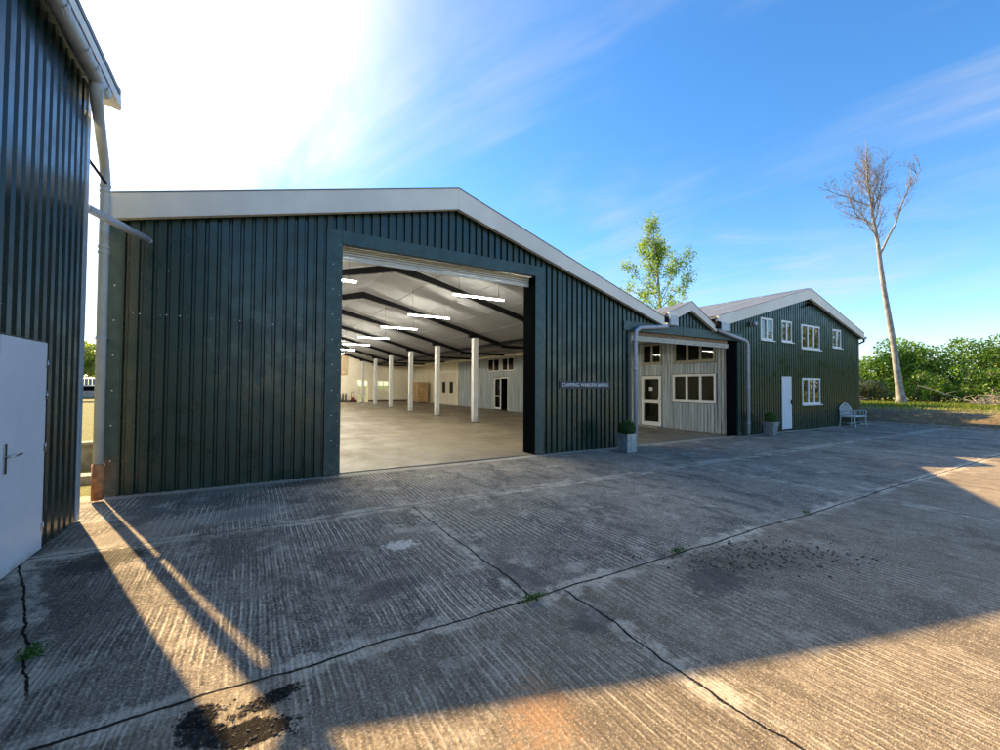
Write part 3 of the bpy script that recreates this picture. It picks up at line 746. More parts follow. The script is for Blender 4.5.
# ------------------------------------------------------------------ left barn
LBN = thing('near_barn', 'dark blue green clad barn wall at the left edge with grey gutter and white door', 'barn', (-1.74, 3, 0))
Pl = wallx(-1.765, 1)
mb = MB(); cladding(mb, Pl, -9, 6.66, lambda u: 5.12, .015, [(4.86, 5.75, -1, 2.0)], 'navy_cladding', pitch=.168, dep=.030, crown=.088)
mb.box(-1.86, -1.725, 6.66, 6.76, .01, 5.2, 'pvc_light')
mb.box(-9, -1.86, 6.66, 6.72, .01, 5.1, 'navy_cladding')
mb.build('side_wall', LBN)
mb = MB(); mb.box(-1.80, -1.725, 4.88, 5.735, .015, 1.985, 'door_white', .005)
ld = mb.build('door', LBN)
mb = MB(); mb.box(-1.724, -1.716, 4.955, 4.995, .86, 1.10, 'chrome', .003); mb.tube([(-1.72, 4.975, 1.0), (-1.675, 4.975, 1.0), (-1.668, 5.0, 1.0), (-1.668, 5.10, 1.005)], .0085, 'chrome', 8)
mb.build('handle', ld)
for z in (.22, .98, 1.48, 1.78):
    q = MB(); q.tube([(-1.722, 5.742, z - .04), (-1.722, 5.742, z + .04)], .009, 'chrome', 8); q.box(-1.726, -1.718, 5.70, 5.742, z - .035, z + .035, 'chrome'); q.build('hinge', ld)
mb = MB()
mb.prism([(-1.52, -9, 5.27), (-1.52, 7.0, 5.27), (-8.0, 7.0, 6.95), (-8.0, -9, 6.95)], (0, 0, .06), 'roof_sheet')
mb.prism([(-8, -9, 6.95), (-8, 7.0, 6.95), (-14, 7.0, 5.3), (-14, -9, 5.3)], (0, 0, .06), 'roof_sheet')
mb.build('roof', LBN)
mb = MB()
mb.prism([(-1.52, 6.98, 5.08), (-8, 6.98, 6.75), (-8, 6.98, 7.02), (-1.52, 6.98, 5.36)], (0, .06, 0), 'fascia_grey'); mb.build('barge_board', LBN)
mb = MB(); mb.box(-1.70, -1.50, -9, 6.98, 5.075, 5.19, 'fascia_grey'); mb.build('soffit', LBN)
# half-round gutter
mb = MB(); n = 10; cx, cz, rr = -1.585, 5.05, .078
prof = [(cx + rr * math.cos(math.pi + math.pi * i / n), cz + rr * math.sin(math.pi + math.pi * i / n)) for i in range(n + 1)]
prof2 = [(cx + (rr - .006) * math.cos(math.pi + math.pi * i / n), cz + (rr - .006) * math.sin(math.pi + math.pi * i / n)) for i in range(n, -1, -1)]
loop = prof + prof2
for i in range(len(loop)):
    a, b_ = loop[i], loop[(i + 1) % len(loop)]
    mb.add([(a[0], -9, a[1]), (b_[0], -9, b_[1]), (b_[0], 6.62, b_[1]), (a[0], 6.62, a[1])], [(0, 1, 2, 3)], 'pvc_light', True)
for yj in (-4, -2, 0, 2, 4, 5.2, 5.78, 6.08, 6.45):
    pts = [(cx + (rr + .008) * math.cos(math.pi + math.pi * i / 8), yj, cz + (rr + .008) * math.sin(math.pi + math.pi * i / 8)) for i in range(9)]
    for a, b_ in zip(pts, pts[1:]): mb.add([a, b_, (b_[0], yj + .07, b_[2]), (a[0], yj + .07, a[2])], [(0, 1, 2, 3)], 'pvc_light', True)
mb.add([(cx, 6.62, cz)] + [(a[0], 6.62, a[1]) for a in prof], [tuple(range(1, n + 2))], 'pvc_light')
mb.build('gutter', LBN)
mb = MB()
mb.tube([(-1.585, 6.36, 5.02), (-1.585, 6.36, 4.94), (-1.60, 6.42, 4.86), (-1.78, 7.52, 4.60), (-1.80, 7.66, 4.50), (-1.80, 7.70, 4.38), (-1.795, 7.70, .50)], [.072, .064, .058, .056, .056, .056, .056], 'pvc_light', 18)
for z in (4.30, 4.22, 3.45, 3.38, 2.2): mb.tube([(-1.80, 7.70, z), (-1.80, 7.70, z + .035)], .064, 'pvc_light', 18)
mb.tube([(-1.795, 7.70, .50), (-1.795, 7.70, .02)], .066, 'clay_pipe', 18)
mb.box(-1.82, -1.78, 7.72, 8.0, 2.21, 2.23, 'black_steel'); mb.box(-1.80, -1.77, 6.74, 7.66, 4.335, 4.35, 'black_steel')
mb.build('rain_pipe', LBN)
mb = MB(); mb.tube([(-1.74, 6.78, 3.69), (-1.33, 7.66, 3.645)], .050, 'pvc_grey', 14); mb.tube([(-1.33, 7.66, 3.645), (-1.30, 7.72, 3.64)], [.05, .03], 'pvc_grey', 14)
mb.build('overflow_pipe', LBN)

# ------------------------------------------------------------------ lights in the hall
def strip(y, x0, label, first=None):
    t = thing('strip_light', label, 'ceiling light', (x0 + .77, y, 3.93), 'strip lights hung in the hall')
    q = MB(); q.box(x0, x0 + 1.54, y - .03, y + .03, 3.955, 3.985, 'upvc', .006); q.build('housing', t)
    q = MB(); q.tube([(x0 + .03, y, 3.93), (x0 + 1.51, y, 3.93)], .012, 'tube_light', 10); q.build('tube', t)
    for xx in (x0 + .18, x0 + 1.36):
        zc_ = 5.10 - .266 * abs(xx - 3.5)
        q = MB(); q.tube([(xx, y, 3.985), (xx, y, zc_)], .004, 'black_steel', 5); q.build('hanger', t)
    return t
LY = [9.9, 13.6, 17.0, 21.3, 25.3, 29.5, 33.6, 37.7]
ords = ['nearest, largest', 'second nearest', 'third nearest', 'fourth nearest', 'fifth nearest', 'sixth nearest', 'seventh nearest', 'farthest']
for i, y in enumerate(LY): strip(y, 4.40, ords[i] + ' glowing white strip light in the right hand row across the hall')
for i, y in enumerate(LY): strip(y, .48, ords[i] + ' glowing white strip light in the left row, behind the door frame')

# ------------------------------------------------------------------ sign
mb = MB(); mb.box(6.32, 7.97, 7.935, 7.970, 1.53, 1.71, 'sign_black', .004)
sg = mb.build('sign'); tag(sg, 'long narrow dark sign reading CHIPPING WARDEN BARNS on the green cladding', 'sign')
cu = D.curves.new('lettering', 'FONT'); cu.body = 'CHIPPING WARDEN BARNS'; cu.size = .155; cu.extrude = .003; cu.align_x = 'CENTER'; cu.align_y = 'CENTER'; cu.space_character = 1.04
to = D.objects.new('lettering', cu); COL.objects.link(to)
dg = bpy.context.evaluated_depsgraph_get(); me = D.meshes.new_from_object(to.evaluated_get(dg))
D.objects.remove(to)
lw = max(v_.co.x for v_ in me.vertices) - min(v_.co.x for v_ in me.vertices)
sx = 1.50 / lw
q = MB(); q.add([(7.145 + v_.co.x * sx, 7.931 - v_.co.z, 1.62 + v_.co.y * sx * 1.05) for v_ in me.vertices], [tuple(p_.vertices) for p_ in me.polygons], 'sign_white')
sg['org'] = [0, 0, 0]; q.build('lettering', sg)

# lamp and camera on right barn
t = thing('floodlight', 'small pale round floodlight on the green wall left of the upper windows', 'lamp', (14.6, 7.96, 3.72))
q = MB(); q.lathe(14.6, 7.85, [(.001, 3.63), (.07, 3.64), (.10, 3.70), (.10, 3.76), (.06, 3.81), (.001, 3.82)], 'zinc', 14); q.build('lamp_head', t)
q = MB(); q.box(14.54, 14.66, 7.90, 7.972, 3.66, 3.80, 'upvc', .01); q.build('bracket', t)
t = thing('security_camera', 'small black security camera under the peak of the right gable', 'camera', (18.45, 7.95, 4.78))
q = MB(); q.box(18.42, 18.50, 7.90, 7.972, 4.74, 4.84, 'black_steel', .01); q.build('bracket', t)
q = MB(); q.tube([(18.46, 7.90, 4.78), (18.52, 7.72, 4.72)], .045, 'black_steel', 10); q.build('camera_body', t)

# ------------------------------------------------------------------ foliage helpers
def leaves(cent, n, size, rng, mat_, flat=.5, aspect=1.0, name='foliage', parent=None):
    """cent: (N,3) array of leaf positions"""
    N = len(cent)
    a = rng.normal(size=(N, 3)); a /= np.linalg.norm(a, axis=1)[:, None]
    r_ = rng.normal(size=(N, 3)); b_ = np.cross(a, r_); b_ /= np.linalg.norm(b_, axis=1)[:, None]
    s_ = size * rng.uniform(.6, 1.35, (N, 1))
    A = a * s_; B = b_ * s_ * aspect
    v_ = np.stack([cent - A, cent - A * .1 - B * .55, cent + A, cent - A * .1 + B * .55], 1).reshape(-1, 3)
    me = D.meshes.new(name); me.vertices.add(4 * N); me.vertices.foreach_set('co', v_.ravel())
    me.loops.add(4 * N); me.loops.foreach_set('vertex_index', np.arange(4 * N)); me.polygons.add(N)
    me.polygons.foreach_set('loop_start', np.arange(0, 4 * N, 4)); me.polygons.foreach_set('loop_total', np.full(N, 4))
    me.update(); me.validate(); me.materials.append(M[mat_])
    o = D.objects.new(name, me); COL.objects.link(o)
    if parent is not None: o.parent = parent; o.matrix_parent_inverse = Matrix.Translation(-Vector(parent['org']))
    return o

def bush(name, label, cat, x, y, z, w_, d_, h_, n, leaf, mat_, seed, group, lobes=14, bare=False):
    rng = np.random.default_rng(seed); t = thing(name, label, cat, (x, y, z), group)
    pts = []; cs = []
    for i in range(lobes):
        a = rng.uniform(0, 2 * math.pi); rr_ = rng.uniform(0, .8) ** .6
        hh = rng.uniform(.18, .86); taper = 1 - .55 * max(0, hh - .35)
        c_ = np.array([x + math.cos(a) * rr_ * w_ / 2 * taper, y + math.sin(a) * rr_ * d_ / 2 * taper, z + h_ * hh]); r0 = rng.uniform(.16, .27) * h_
        cs.append((c_, r0)); k = int(n / lobes * (r0 / (.21 * h_)) ** 2)
        dv = rng.normal(size=(k, 3)); dv /= np.linalg.norm(dv, axis=1)[:, None]; rad = r0 * rng.uniform(.35, 1.08, (k, 1)) ** .6
        p_ = c_ + dv * rad * np.array([1.15, 1.15, .9]); p_[:, 2] = np.maximum(p_[:, 2], z + .05); pts.append(p_)
    P_ = np.concatenate(pts); leaves(P_, len(P_), leaf, rng, mat_, parent=t)
    q = MB()
    for i, (c_, r0) in enumerate(cs):
        b0 = Vector((x + rng.uniform(-.25, .25) * w_ * .5, y + rng.uniform(-.25, .25) * d_ * .5, z - .05)); e_ = Vector(c_)
        m_ = (b0 + e_) / 2 + Vector(rng.normal(size=3) * .18 * h_ * .5)
        q.tube([b0, m_, e_], [.05, .035, .015], 'dark_bark', 5)
        for j in range(6 if not bare else 14):
            dd = Vector(rng.normal(size=3)).normalized(); dd.z = abs(dd.z) * .7 + .1
            q.tube([e_ - dd * .1, e_ + dd * r0 * rng.uniform(.8, 1.3)], [.014, .004], 'twig' if not bare else 'dead_wood', 3, False)
    q.build('stem', t)
    return t

def gpos(X_, Y_): return gz(X_, Y_)
# hedge row to the right of the barns
rs = np.random.default_rng(5)
hed = [  # x, y, w, d, h, material, label
 (43.5, 20.6, 4.5, 5.0, 3.7, 'leaf_green', 'bright green hedge tree partly hidden behind the right barn corner'),
 (44.0, 17.3, 4.5, 5.0, 3.8, 'leaf_green', 'rounded green hedge tree left of the tall bare trunk'),
 (44.5, 13.9, 4.5, 4.6, 4.1, 'leaf_deep', 'dense dark green hedge tree directly behind the bare trunk'),
 (43.6, 11.4, 4.6, 4.0, 4.7, 'leaf_green', 'tallest rounded green hedge tree just right of the bare trunk'),
 (45.5, 8.6, 4.4, 4.2, 4.8, 'leaf_deep', 'dark green hedge tree in the middle right of the hedge row'),
 (46.5, 5.9, 4.6, 4.2, 4.7, 'leaf_green', 'leafy green hedge tree near the right edge of the photo'),
 (45.5, 3.0, 4.6, 4.4, 5.2, 'leaf_yellow', 'yellow green hedge tree at the right edge of the photo'),
]
for i, (x, y, a, b_, h, m_, lab) in enumerate(hed):
    bush('hedge_tree', lab, 'hedge tree', x, y, .45, a, b_ + .6, h, 9000, .10, m_, 20 + i, 'trees of the boundary hedge', 20)
for i, y in enumerate((0.0, -4.2, -9.0, -14.0, -20.0)):
    bush('hedge_tree', ['broad hedge tree just past the right edge', 'second hedge tree past the right edge', 'third hedge tree past the right edge', 'fourth hedge tree past the right edge', 'farthest hedge tree past the right edge'][i], 'hedge tree', 44.5, y, .45, 5, 6, 6.6 + (i % 2), 5200, .15, ['leaf_green', 'leaf_yellow'][i % 2], 60 + i, 'trees of the boundary hedge', 18)
scr = [
 (40.6, 16.6, 3.4, 3.2, 2.3, 'leaf_scrub', 'pale dry brushwood bush beside the barn corner', True),
 (40.4, 13.6, 3.0, 3.0, 1.9, 'leaf_scrub', 'low pale twiggy bush left of the bare trunk', True),
 (41.2, 10.2, 3.0, 3.0, 2.4, 'leaf_green', 'low green shrub right of the bare trunk foot', False),
 (41.6, 7.9, 2.8, 2.8, 2.7, 'leaf_deep', 'dark shadowy shrub in the middle of the hedge foot', False),
 (41.0, 5.4, 3.2, 3.0, 3.1, 'leaf_yellow', 'yellow green shrub with pale bare stems at the right', True),
 (41.0, 3.0, 3.0, 3.0, 2.4, 'leaf_scrub', 'tangled grey green shrub at the right edge of the photo', True),
]
for i, (x, y, a, b_, h, m_, lab, br_) in enumerate(scr):
    bush('shrub', lab, 'shrub', x, y, .45, a, b_, h, 2600, .085, m_, 90 + i, 'shrubs along the hedge foot', 14, br_)
# unseen shrubs added behind the right barn to cast shade on the verge
for i, (x, y, h) in enumerate(((25.3, 11.2, 3.8), (27.9, 12.2, 4.3), (31.0, 13.9, 4.6))):
    bush('shrub', ['shrub hidden behind the far corner of the right barn', 'second shrub hidden behind the right barn', 'third shrub hidden behind the right barn'][i], 'shrub', x, y, .3, 4.4, 3.2, h, 9000, .15, 'leaf_green', 110 + i, 'shrubs behind the right barn', 12)
# trees beyond the gap on the left
bush('field_tree', 'sunlit tree seen through the gap between the two barns', 'tree', -19.5, 70, 0, 8, 8, 7.5, 4000, .25, 'leaf_yellow', 130, None, 12)
bush('field_tree', 'darker tree farther left beyond the gap between barns', 'tree', -27, 78, 0, 9, 9, 6.5, 3500, .28, 'leaf_green', 131, None, 12)

def limb(q, p0, p1, r0, r1, rng, bend=.08, n=6, m='grey_bark', sides=8):
    p0, p1 = Vector(p0), Vector(p1); L = (p1 - p0).length; o1 = Vector(rng.normal(size=3)) * bend * L; pts = []; rr_ = []
    for i in range(n + 1):
        f = i / n; pts.append(p0.lerp(p1, f) + o1 * math.sin(math.pi * f)); rr_.append(r0 + (r1 - r0) * f)
    q.tube(pts, rr_, m, sides, False); return pts

# bare tree
rng = np.random.default_rng(11)
BT = thing('bare_tree', 'very tall leafless tree with a pale leaning trunk in front of the hedge', 'tree', (37.0, 10.5, .45))
tp = [(37.05, 10.51, .35), (36.98, 10.54, .9), (36.86, 10.59, 1.76), (36.47, 10.74, 4.73), (36.2, 10.86, 6.4), (35.9, 10.98, 8.04), (35.68, 11.05, 9.5), (35.5, 11.12, 11.01), (35.12, 11.27, 13.2), (34.85, 11.4, 15.2), (34.75, 11.42, 16.9), (34.7, 11.42, 18.0)]
q = MB(); q.tube(tp, [.40, .27, .20, .165, .15, .14, .125, .105, .075, .055, .028, .010], 'grey_bark', 12); q.build('trunk', BT)
tw = MB()
right = Vector((.862, -.507, 0)); fwd = Vector((.507, .862, 0)); up = Vector((0, 0, 1))
def grow(p, d, L, r, lvl, n_sub):
    d = d.normalized(); pts = [p]; cur = p.copy(); dd = d.copy(); k = 6 if lvl < 2 else 4
    for i in range(k):
        dd = (dd + Vector(rng.normal(size=3)) * .15 + up * .05).normalized(); cur = cur + dd * L / k; pts.append(cur.copy())
    tw.tube(pts, [r * (1 - .75 * i / k) for i in range(k + 1)], 'grey_bark' if lvl == 0 else 'twig', 7 if lvl == 0 else (4 if lvl == 1 else 3), False)
    if lvl >= 3: return
    for j in range(n_sub):
        f = .18 + .80 * (j + rng.uniform()) / n_sub; i = min(k - 1, int(f * k)); q_ = pts[i].lerp(pts[i + 1], f * k - i)
        base = (pts[i + 1] - pts[i]).normalized(); side = Vector(rng.normal(size=3)); side = (side - base * side.dot(base)).normalized()
        nd = base * rng.uniform(.55, .95) + side * .75 + up * .25
        grow(q_, nd, L * rng.uniform(.32, .55) * (1.15 - .5 * f), max(.006, r * .42 * (1 - .5 * f)), lvl + 1, max(4, n_sub - 4) if lvl < 2 else 0)
tr = lerp([(z, i) for i, (_, _, z) in enumerate(tp)])
def onT(z):
    f = tr(z); i = min(len(tp) - 2, int(f)); return Vector(tp[i]).lerp(Vector(tp[i + 1]), f - i)
# the long right fork
fk = [onT(10.3), Vector((36.1, 10.75, 11.6)), Vector((36.45, 10.5, 12.4)), Vector((36.75, 10.3, 13.6)), Vector((37.1, 10.05, 14.6)), Vector((37.4, 9.85, 15.3)), Vector((37.7, 9.6, 16.0))]
tw.tube(fk, [.075, .065, .055, .045, .035, .022, .010], 'grey_bark', 7, False)
for i in range(2, 6):
    for s_ in range(3):
        grow(fk[i].lerp(fk[i + 1], rng.uniform()), right * rng.uniform(-.9, .8) + fwd * rng.uniform(-.6, .6) + up * 1.1, rng.uniform(.7, 1.5), .022, 1, 9)
for z, s_, L, r in [(10.6, -1.1, 2.4, .035), (11.3, -1.2, 3.6, .05), (11.9, -.5, 2.2, .03), (12.0, .5, 2.4, .035), (12.3, -1.2, 3.9, .055), (12.5, .8, 3.4, .05), (12.9, -.9, 3.8, .05), (13.3, .7, 3.3, .045), (13.5, -1.0, 3.7, .05), (13.9, .2, 2.8, .04), (14.2, .9, 2.8, .04), (14.4, -.8, 3.0, .04), (14.9, .5, 2.4, .035), (15.1, -.7, 2.4, .03), (15.6, .6, 1.9, .025), (15.9, -.4, 1.7, .02), (16.5, .3, 1.3, .02), (13.1, 0, 2.8, .04), (14.7, -.1, 2.3, .03)]:
    grow(onT(z), right * (s_ * .72 + .12) + fwd * rng.uniform(-.8, .8) + up * 1.25, L * (.95 if s_ > -.6 else .80), r, 0 if r >= .05 else 1, 12)
tw.build('crown', BT)

# poplar in young leaf behind the link
rng = np.random.default_rng(21)
PT = thing('poplar_tree', 'slender tree in fresh yellow green leaf rising behind the small gable', 'tree', (35, 28.2, 0))
q = MB(); tp2 = [(35.3, 28.0, -.05), (35.2, 28.1, 6), (35.1, 28.1, 10), (34.9, 28.2, 13), (34.6, 28.3, 15.5), (34.2, 28.5, 17.4)]
q.tube(tp2, [.26, .19, .14, .10, .06, .015], 'grey_bark', 10); q.build('trunk', PT)
tr2 = lerp([(z, i) for i, (_, _, z) in enumerate(tp2)])
def onP(z):
    f = tr2(z); i = min(len(tp2) - 2, int(f)); return Vector(tp2[i]).lerp(Vector(tp2[i + 1]), f - i)
q = MB(); lp = []
spec = [(7.2, -1, 3.9, .9), (7.6, .5, 3.2, .9), (8.0, .9, 3.9, .8), (8.4, -.6, 4.0, .9), (8.9, -1, 4.6, .95), (9.4, 1, 3.4, 1.0), (10.2, -.9, 3.9, 1.2), (10.6, .8, 4.3, 1.35), (11.4, -.8, 3.2, 1.5), (12.0, .8, 3.4, 1.7), (12.7, -.6, 3.2, 1.8), (13.3, .6, 2.9, 1.8), (14.0, -.6, 2.6, 2.0), (14.6, .6, 2.2, 1.9), (15.3, -.4, 2.1, 2.0), (16.0, .3, 1.7, 2.0), (9.8, .2, 3.2, 1.3), (12.4, .1, 3.0, 1.6), (13.7, .1, 2.8, 1.6)]
for z, s_, L, u_ in spec:
    d = (right * s_ + fwd * rng.uniform(-.9, .9) + up * u_).normalized(); p0 = onP(z)
    pts = limb(q, p0, p0 + d * L * 1.2, .05, .012, rng, .07, 6, 'grey_bark', 5)
    for j in range(11):
        f = rng.uniform(.22, 1.0); i = min(5, int(f * 6)); s0 = pts[i].lerp(pts[i + 1], f * 6 - i)
        e_ = s0 + (d * .6 + Vector(rng.normal(size=3)) * .55 + up * .3).normalized() * rng.uniform(.5, 1.25)
        q.tube([s0, (s0 + e_) / 2 + Vector(rng.normal(size=3)) * .05, e_], [.014, .010, .005], 'twig', 3, False)
        for k in range(int(30 if z > 13 else 52)):
            g_ = rng.uniform(.25, 1.15); lp.append(s0.lerp(e_, g_) + Vector(rng.normal(size=3)) * .24)
q.build('limbs', PT)
leaves(np.array([tuple(p_) for p_ in lp]), 0, .105, rng, 'leaf_poplar', parent=PT, name='crown')

# fallen branches on the verge
rng = np.random.default_rng(31)
q = MB(); limb(q, (37.6, 9.9, 1.75), (38.6, 7.6, .6), .035, .018, rng, .05); limb(q, (38.1, 8.8, 1.15), (38.6, 8.3, 1.4), .015, .008, rng); limb(q, (38.4, 8.0, .9), (38.1, 7.5, 1.15), .02, .006, rng)
q.mats = ['dead_wood']; tag(q.build('fallen_branch'), 'long pale fallen branch leaning from the bare trunk down to the grass', 'branch')
q = MB(); limb(q, (38.6, 5.6, .45), (38.3, 5.95, 1.35), .10, .05, rng, .08); limb(q, (38.35, 5.9, 1.2), (38.5, 5.4, 1.7), .05, .02, rng); limb(q, (38.6, 5.6, .5), (38.2, 5.2, .95), .05, .03, rng)
q.mats = ['dead_wood']; tag(q.build('tree_stump'), 'pale broken forked stump at the foot of the hedge', 'stump')
def brush(label, x, y, r, h, n, seed):
    g = np.random.default_rng(seed); q = MB()
    for i in range(n):
        a = g.uniform(0, 6.28); rr_ = r * g.uniform(0, 1) ** .5; c_ = Vector((x + math.cos(a) * rr_, y + math.sin(a) * rr_, .45 + h * g.uniform(0, .8) * (1 - rr_ / r * .7)))
        d = Vector(g.normal(size=3)); d.z *= .45; d.normalize(); L = g.uniform(.3, .9)
        c2 = c_ + d * L / 2; c1 = c_ - d * L / 2; c1.z = max(.44, c1.z); c2.z = max(.44, c2.z)
        q.tube([c1, c_ + Vector(g.normal(size=3)) * .03, c2], [.013, .010, .004], 'dead_wood', 3, False)
    tag(q.build('brushwood_pile'), label, 'brushwood', 'piles of dead brushwood on the verge')
brush('pile of pale cut twigs by the right barn corner', 39.2, 15.6, 2.4, 1.3, 420, 41)
brush('brown heap of dead twigs beside the forked stump', 38.7, 6.7, 1.1, 1.2, 300, 42)
brush('loose dead twigs at the right end of the hedge foot', 39.0, 4.4, 1.8, .8, 260, 43)

# grass on the verge
rng = np.random.default_rng(51)
n = 26000; gx_ = 29 + (rng.uniform(size=n) ** .7) * 14; gy_ = rng.uniform(-4, 26, n)
pr = np.clip((gx_ - 29 + rng.normal(size=n)) / 6, 0.03, 1); keep = rng.uniform(size=n) < pr
gx_ = gx_[keep]; gy_ = gy_[keep]; n = len(gx_)
hh = rng.uniform(.06, .22, n); aa = rng.uniform(0, 6.28, n); z0 = np.array([gz(a, b_) for a, b_ in zip(gx_, gy_)])
ww = .035
b0 = np.stack([gx_ - ww * np.cos(aa), gy_ - ww * np.sin(aa), z0], 1); b1 = np.stack([gx_ + ww * np.cos(aa), gy_ + ww * np.sin(aa), z0], 1)
tt = np.stack([gx_ + rng.normal(size=n) * .05, gy_ + rng.normal(size=n) * .05, z0 + hh], 1)
v_ = np.stack([b0, b1, tt], 1).reshape(-1, 3)
me = D.meshes.new('grass'); me.from_pydata([tuple(a) for a in v_], [], [(3 * i, 3 * i + 1, 3 * i + 2) for i in range(n)]); me.materials.append(M['grass_blade'])
go = D.objects.new('grass', me); COL.objects.link(go); tag(go, 'sunlit yellow green grass on the verge below the hedge', None, None, 'stuff')
# litter of dry leaves and stones on the bare verge
n = 4200; cx_ = rng.uniform(24.6, 38, n); cy_ = rng.uniform(-4, 16, n); q = np.stack([cx_, cy_, np.array([gz(a, b_) for a, b_ in zip(cx_, cy_)]) + .03], 1)
lo = leaves(q, n, .045, rng, 'leaf_scrub', name='leaf_litter'); tag(lo, 'dry leaves and chippings scattered on the bare earth verge', None, None, 'stuff')

# soil clods on the concrete
rng = np.random.default_rng(61); q = MB()
for i in range(620):
    a, b_ = rng.normal(size=2); x = 4.15 + a * .50 + b_ * .12; y = 2.22 - a * .22 + b_ * .16; s_ = .003 + abs(rng.normal()) * .0042
    if y > 2.95 or y < 1.5: continue
    vs = [(x + s_ * dx * rng.uniform(.5, 1.3), y + s_ * dy * rng.uniform(.5, 1.3), -.004 + s_ * dz * rng.uniform(.5, 1.1)) for dx, dy, dz in [(-1, -1, 0), (1, -1, 0), (1, 1, 0), (-1, 1, 0), (-.6, -.6, .8), (.6, -.5, .8), (.5, .6, .8), (-.6, .6, .8)]]
    q.add(vs, [(0, 1, 5, 4), (1, 2, 6, 5), (2, 3, 7, 6), (3, 0, 4, 7), (4, 5, 6, 7)], 'soil_clod')
tag(q.build('soil_crumbs'), 'dark crumbs of soil scattered over the concrete slab', None, None, 'stuff')
q = MB()
for i in range(520):
    k = rng.integers(0, 4); c_ = [(-.19, 2.50, .09, .06), (.10, 2.46, .13, .05), (.04, 2.28, .15, .09), (-.14, 2.37, .11, .06)][k]
    x = c_[0] + rng.normal() * c_[2] * .6; y = c_[1] + rng.normal() * c_[3] * .6; s_ = .004 + abs(rng.normal()) * .004
    vs = [(x + s_ * dx * rng.uniform(.5, 1.3), y + s_ * dy * rng.uniform(.5, 1.3), -.006 + s_ * dz * rng.uniform(.5, 1.1)) for dx, dy, dz in [(-1, -1, 0), (1, -1, 0), (1, 1, 0), (-1, 1, 0), (-.6, -.6, 1), (.6, -.5, 1), (.5, .6, 1), (-.6, .6, 1)]]
    q.add(vs, [(0, 1, 5, 4), (1, 2, 6, 5), (2, 3, 7, 6), (3, 0, 4, 7), (4, 5, 6, 7)], 'rubber')
tag(q.build('tar_crumbs'), 'black crumbled tar lying on the concrete at the end of the sun streak', None, None, 'stuff')

# weeds in the joints
def weed(label, x, y, rx, ry, n, h, seed):
    g = np.random.default_rng(seed); c_ = np.stack([x + g.normal(size=n) * rx, y + g.normal(size=n) * ry, g.uniform(0, 1, n) ** 1.5 * h], 1)
    o = leaves(c_, n, .011, g, 'leaf_box', name='weed', aspect=.8); tag(o, label, 'weed', 'weeds growing in the slab joints')
weed('little green weed where two slab joints meet', 1.84, 2.62, .06, .018, 260, .035, 1)
weed('small weed tuft in the far slab joint towards the right', 3.58, 2.68, .05, .02, 160, .03, 2)
weed('green weed in a crack beside the left barn', -1.10, 3.56, .025, .04, 260, .045, 3)
weed('tiny weed in the joint right of the soil crumbs', 6.1, 2.66, .05, .015, 90, .03, 4)

# ------------------------------------------------------------------ planters
def ball(q_parent, x, y, z, r, seed):
    g = np.random.default_rng(seed); n = 3600; dv = g.normal(size=(n, 3)); dv /= np.linalg.norm(dv, axis=1)[:, None]
    wob_ = 1 + .07 * np.sin(dv[:, :1] * 5 + 1) * np.cos(dv[:, 1:2] * 6)
    leaves(np.array([x, y, z]) + dv * r * wob_ * g.uniform(.78, 1.04, (n, 1)), n, .014, g, 'leaf_box', parent=q_parent, name='topiary')
t = thing('planter', 'square zinc planter with a round clipped box ball left of the shutter opening', 'planter', (7.88, 7.28, 0), 'zinc planters with box balls')
q = MB(); x, y, s_ = 7.88, 7.28, .155
q.prism([(x - s_, y - s_, .0), (x + s_, y - s_, .0), (x + s_, y + s_, .0), (x - s_, y + s_, .0)], (0, 0, .44), 'zinc')
for e in (-1, 1):
    q.box(x - s_ - .008, x + s_ + .008, y + e * s_ - .01, y + e * s_ + .01, .42, .455, 'zinc'); q.box(x + e * s_ - .01, x + e * s_ + .01, y - s_ + .012, y + s_ - .012, .42, .454, 'zinc')
q.build('pot', t); ball(t, x, y, .585, .19, 71)
q = MB(); q.tube([(x, y, .43), (x, y, .6)], .02, 'dark_bark', 6); q.build('stem', t)
t = thing('planter', 'tapered zinc planter with a clipped box ball beside the narrow white door', 'planter', (14.95, 7.55, 0), 'zinc planters with box balls')
q = MB(); x, y = 14.95, 7.55; a, b_ = .12, .18
vs = [(x - a, y - a, 0), (x + a, y - a, 0), (x + a, y + a, 0), (x - a, y + a, 0), (x - b_, y - b_, .40), (x + b_, y - b_, .40), (x + b_, y + b_, .40), (x - b_, y + b_, .40)]
q.add(vs, [(3, 2, 1, 0), (0, 1, 5, 4), (1, 2, 6, 5), (2, 3, 7, 6), (3, 0, 4, 7), (4, 5, 6, 7)], 'zinc'); q.box(x - .205, x + .205, y - .205, y + .205, .395, .43, 'zinc', .006)
q.build('pot', t); ball(t, x, y, .56, .185, 72)
q = MB(); q.tube([(x, y, .42), (x, y, .56)], .02, 'dark_bark', 6); q.build('stem', t)

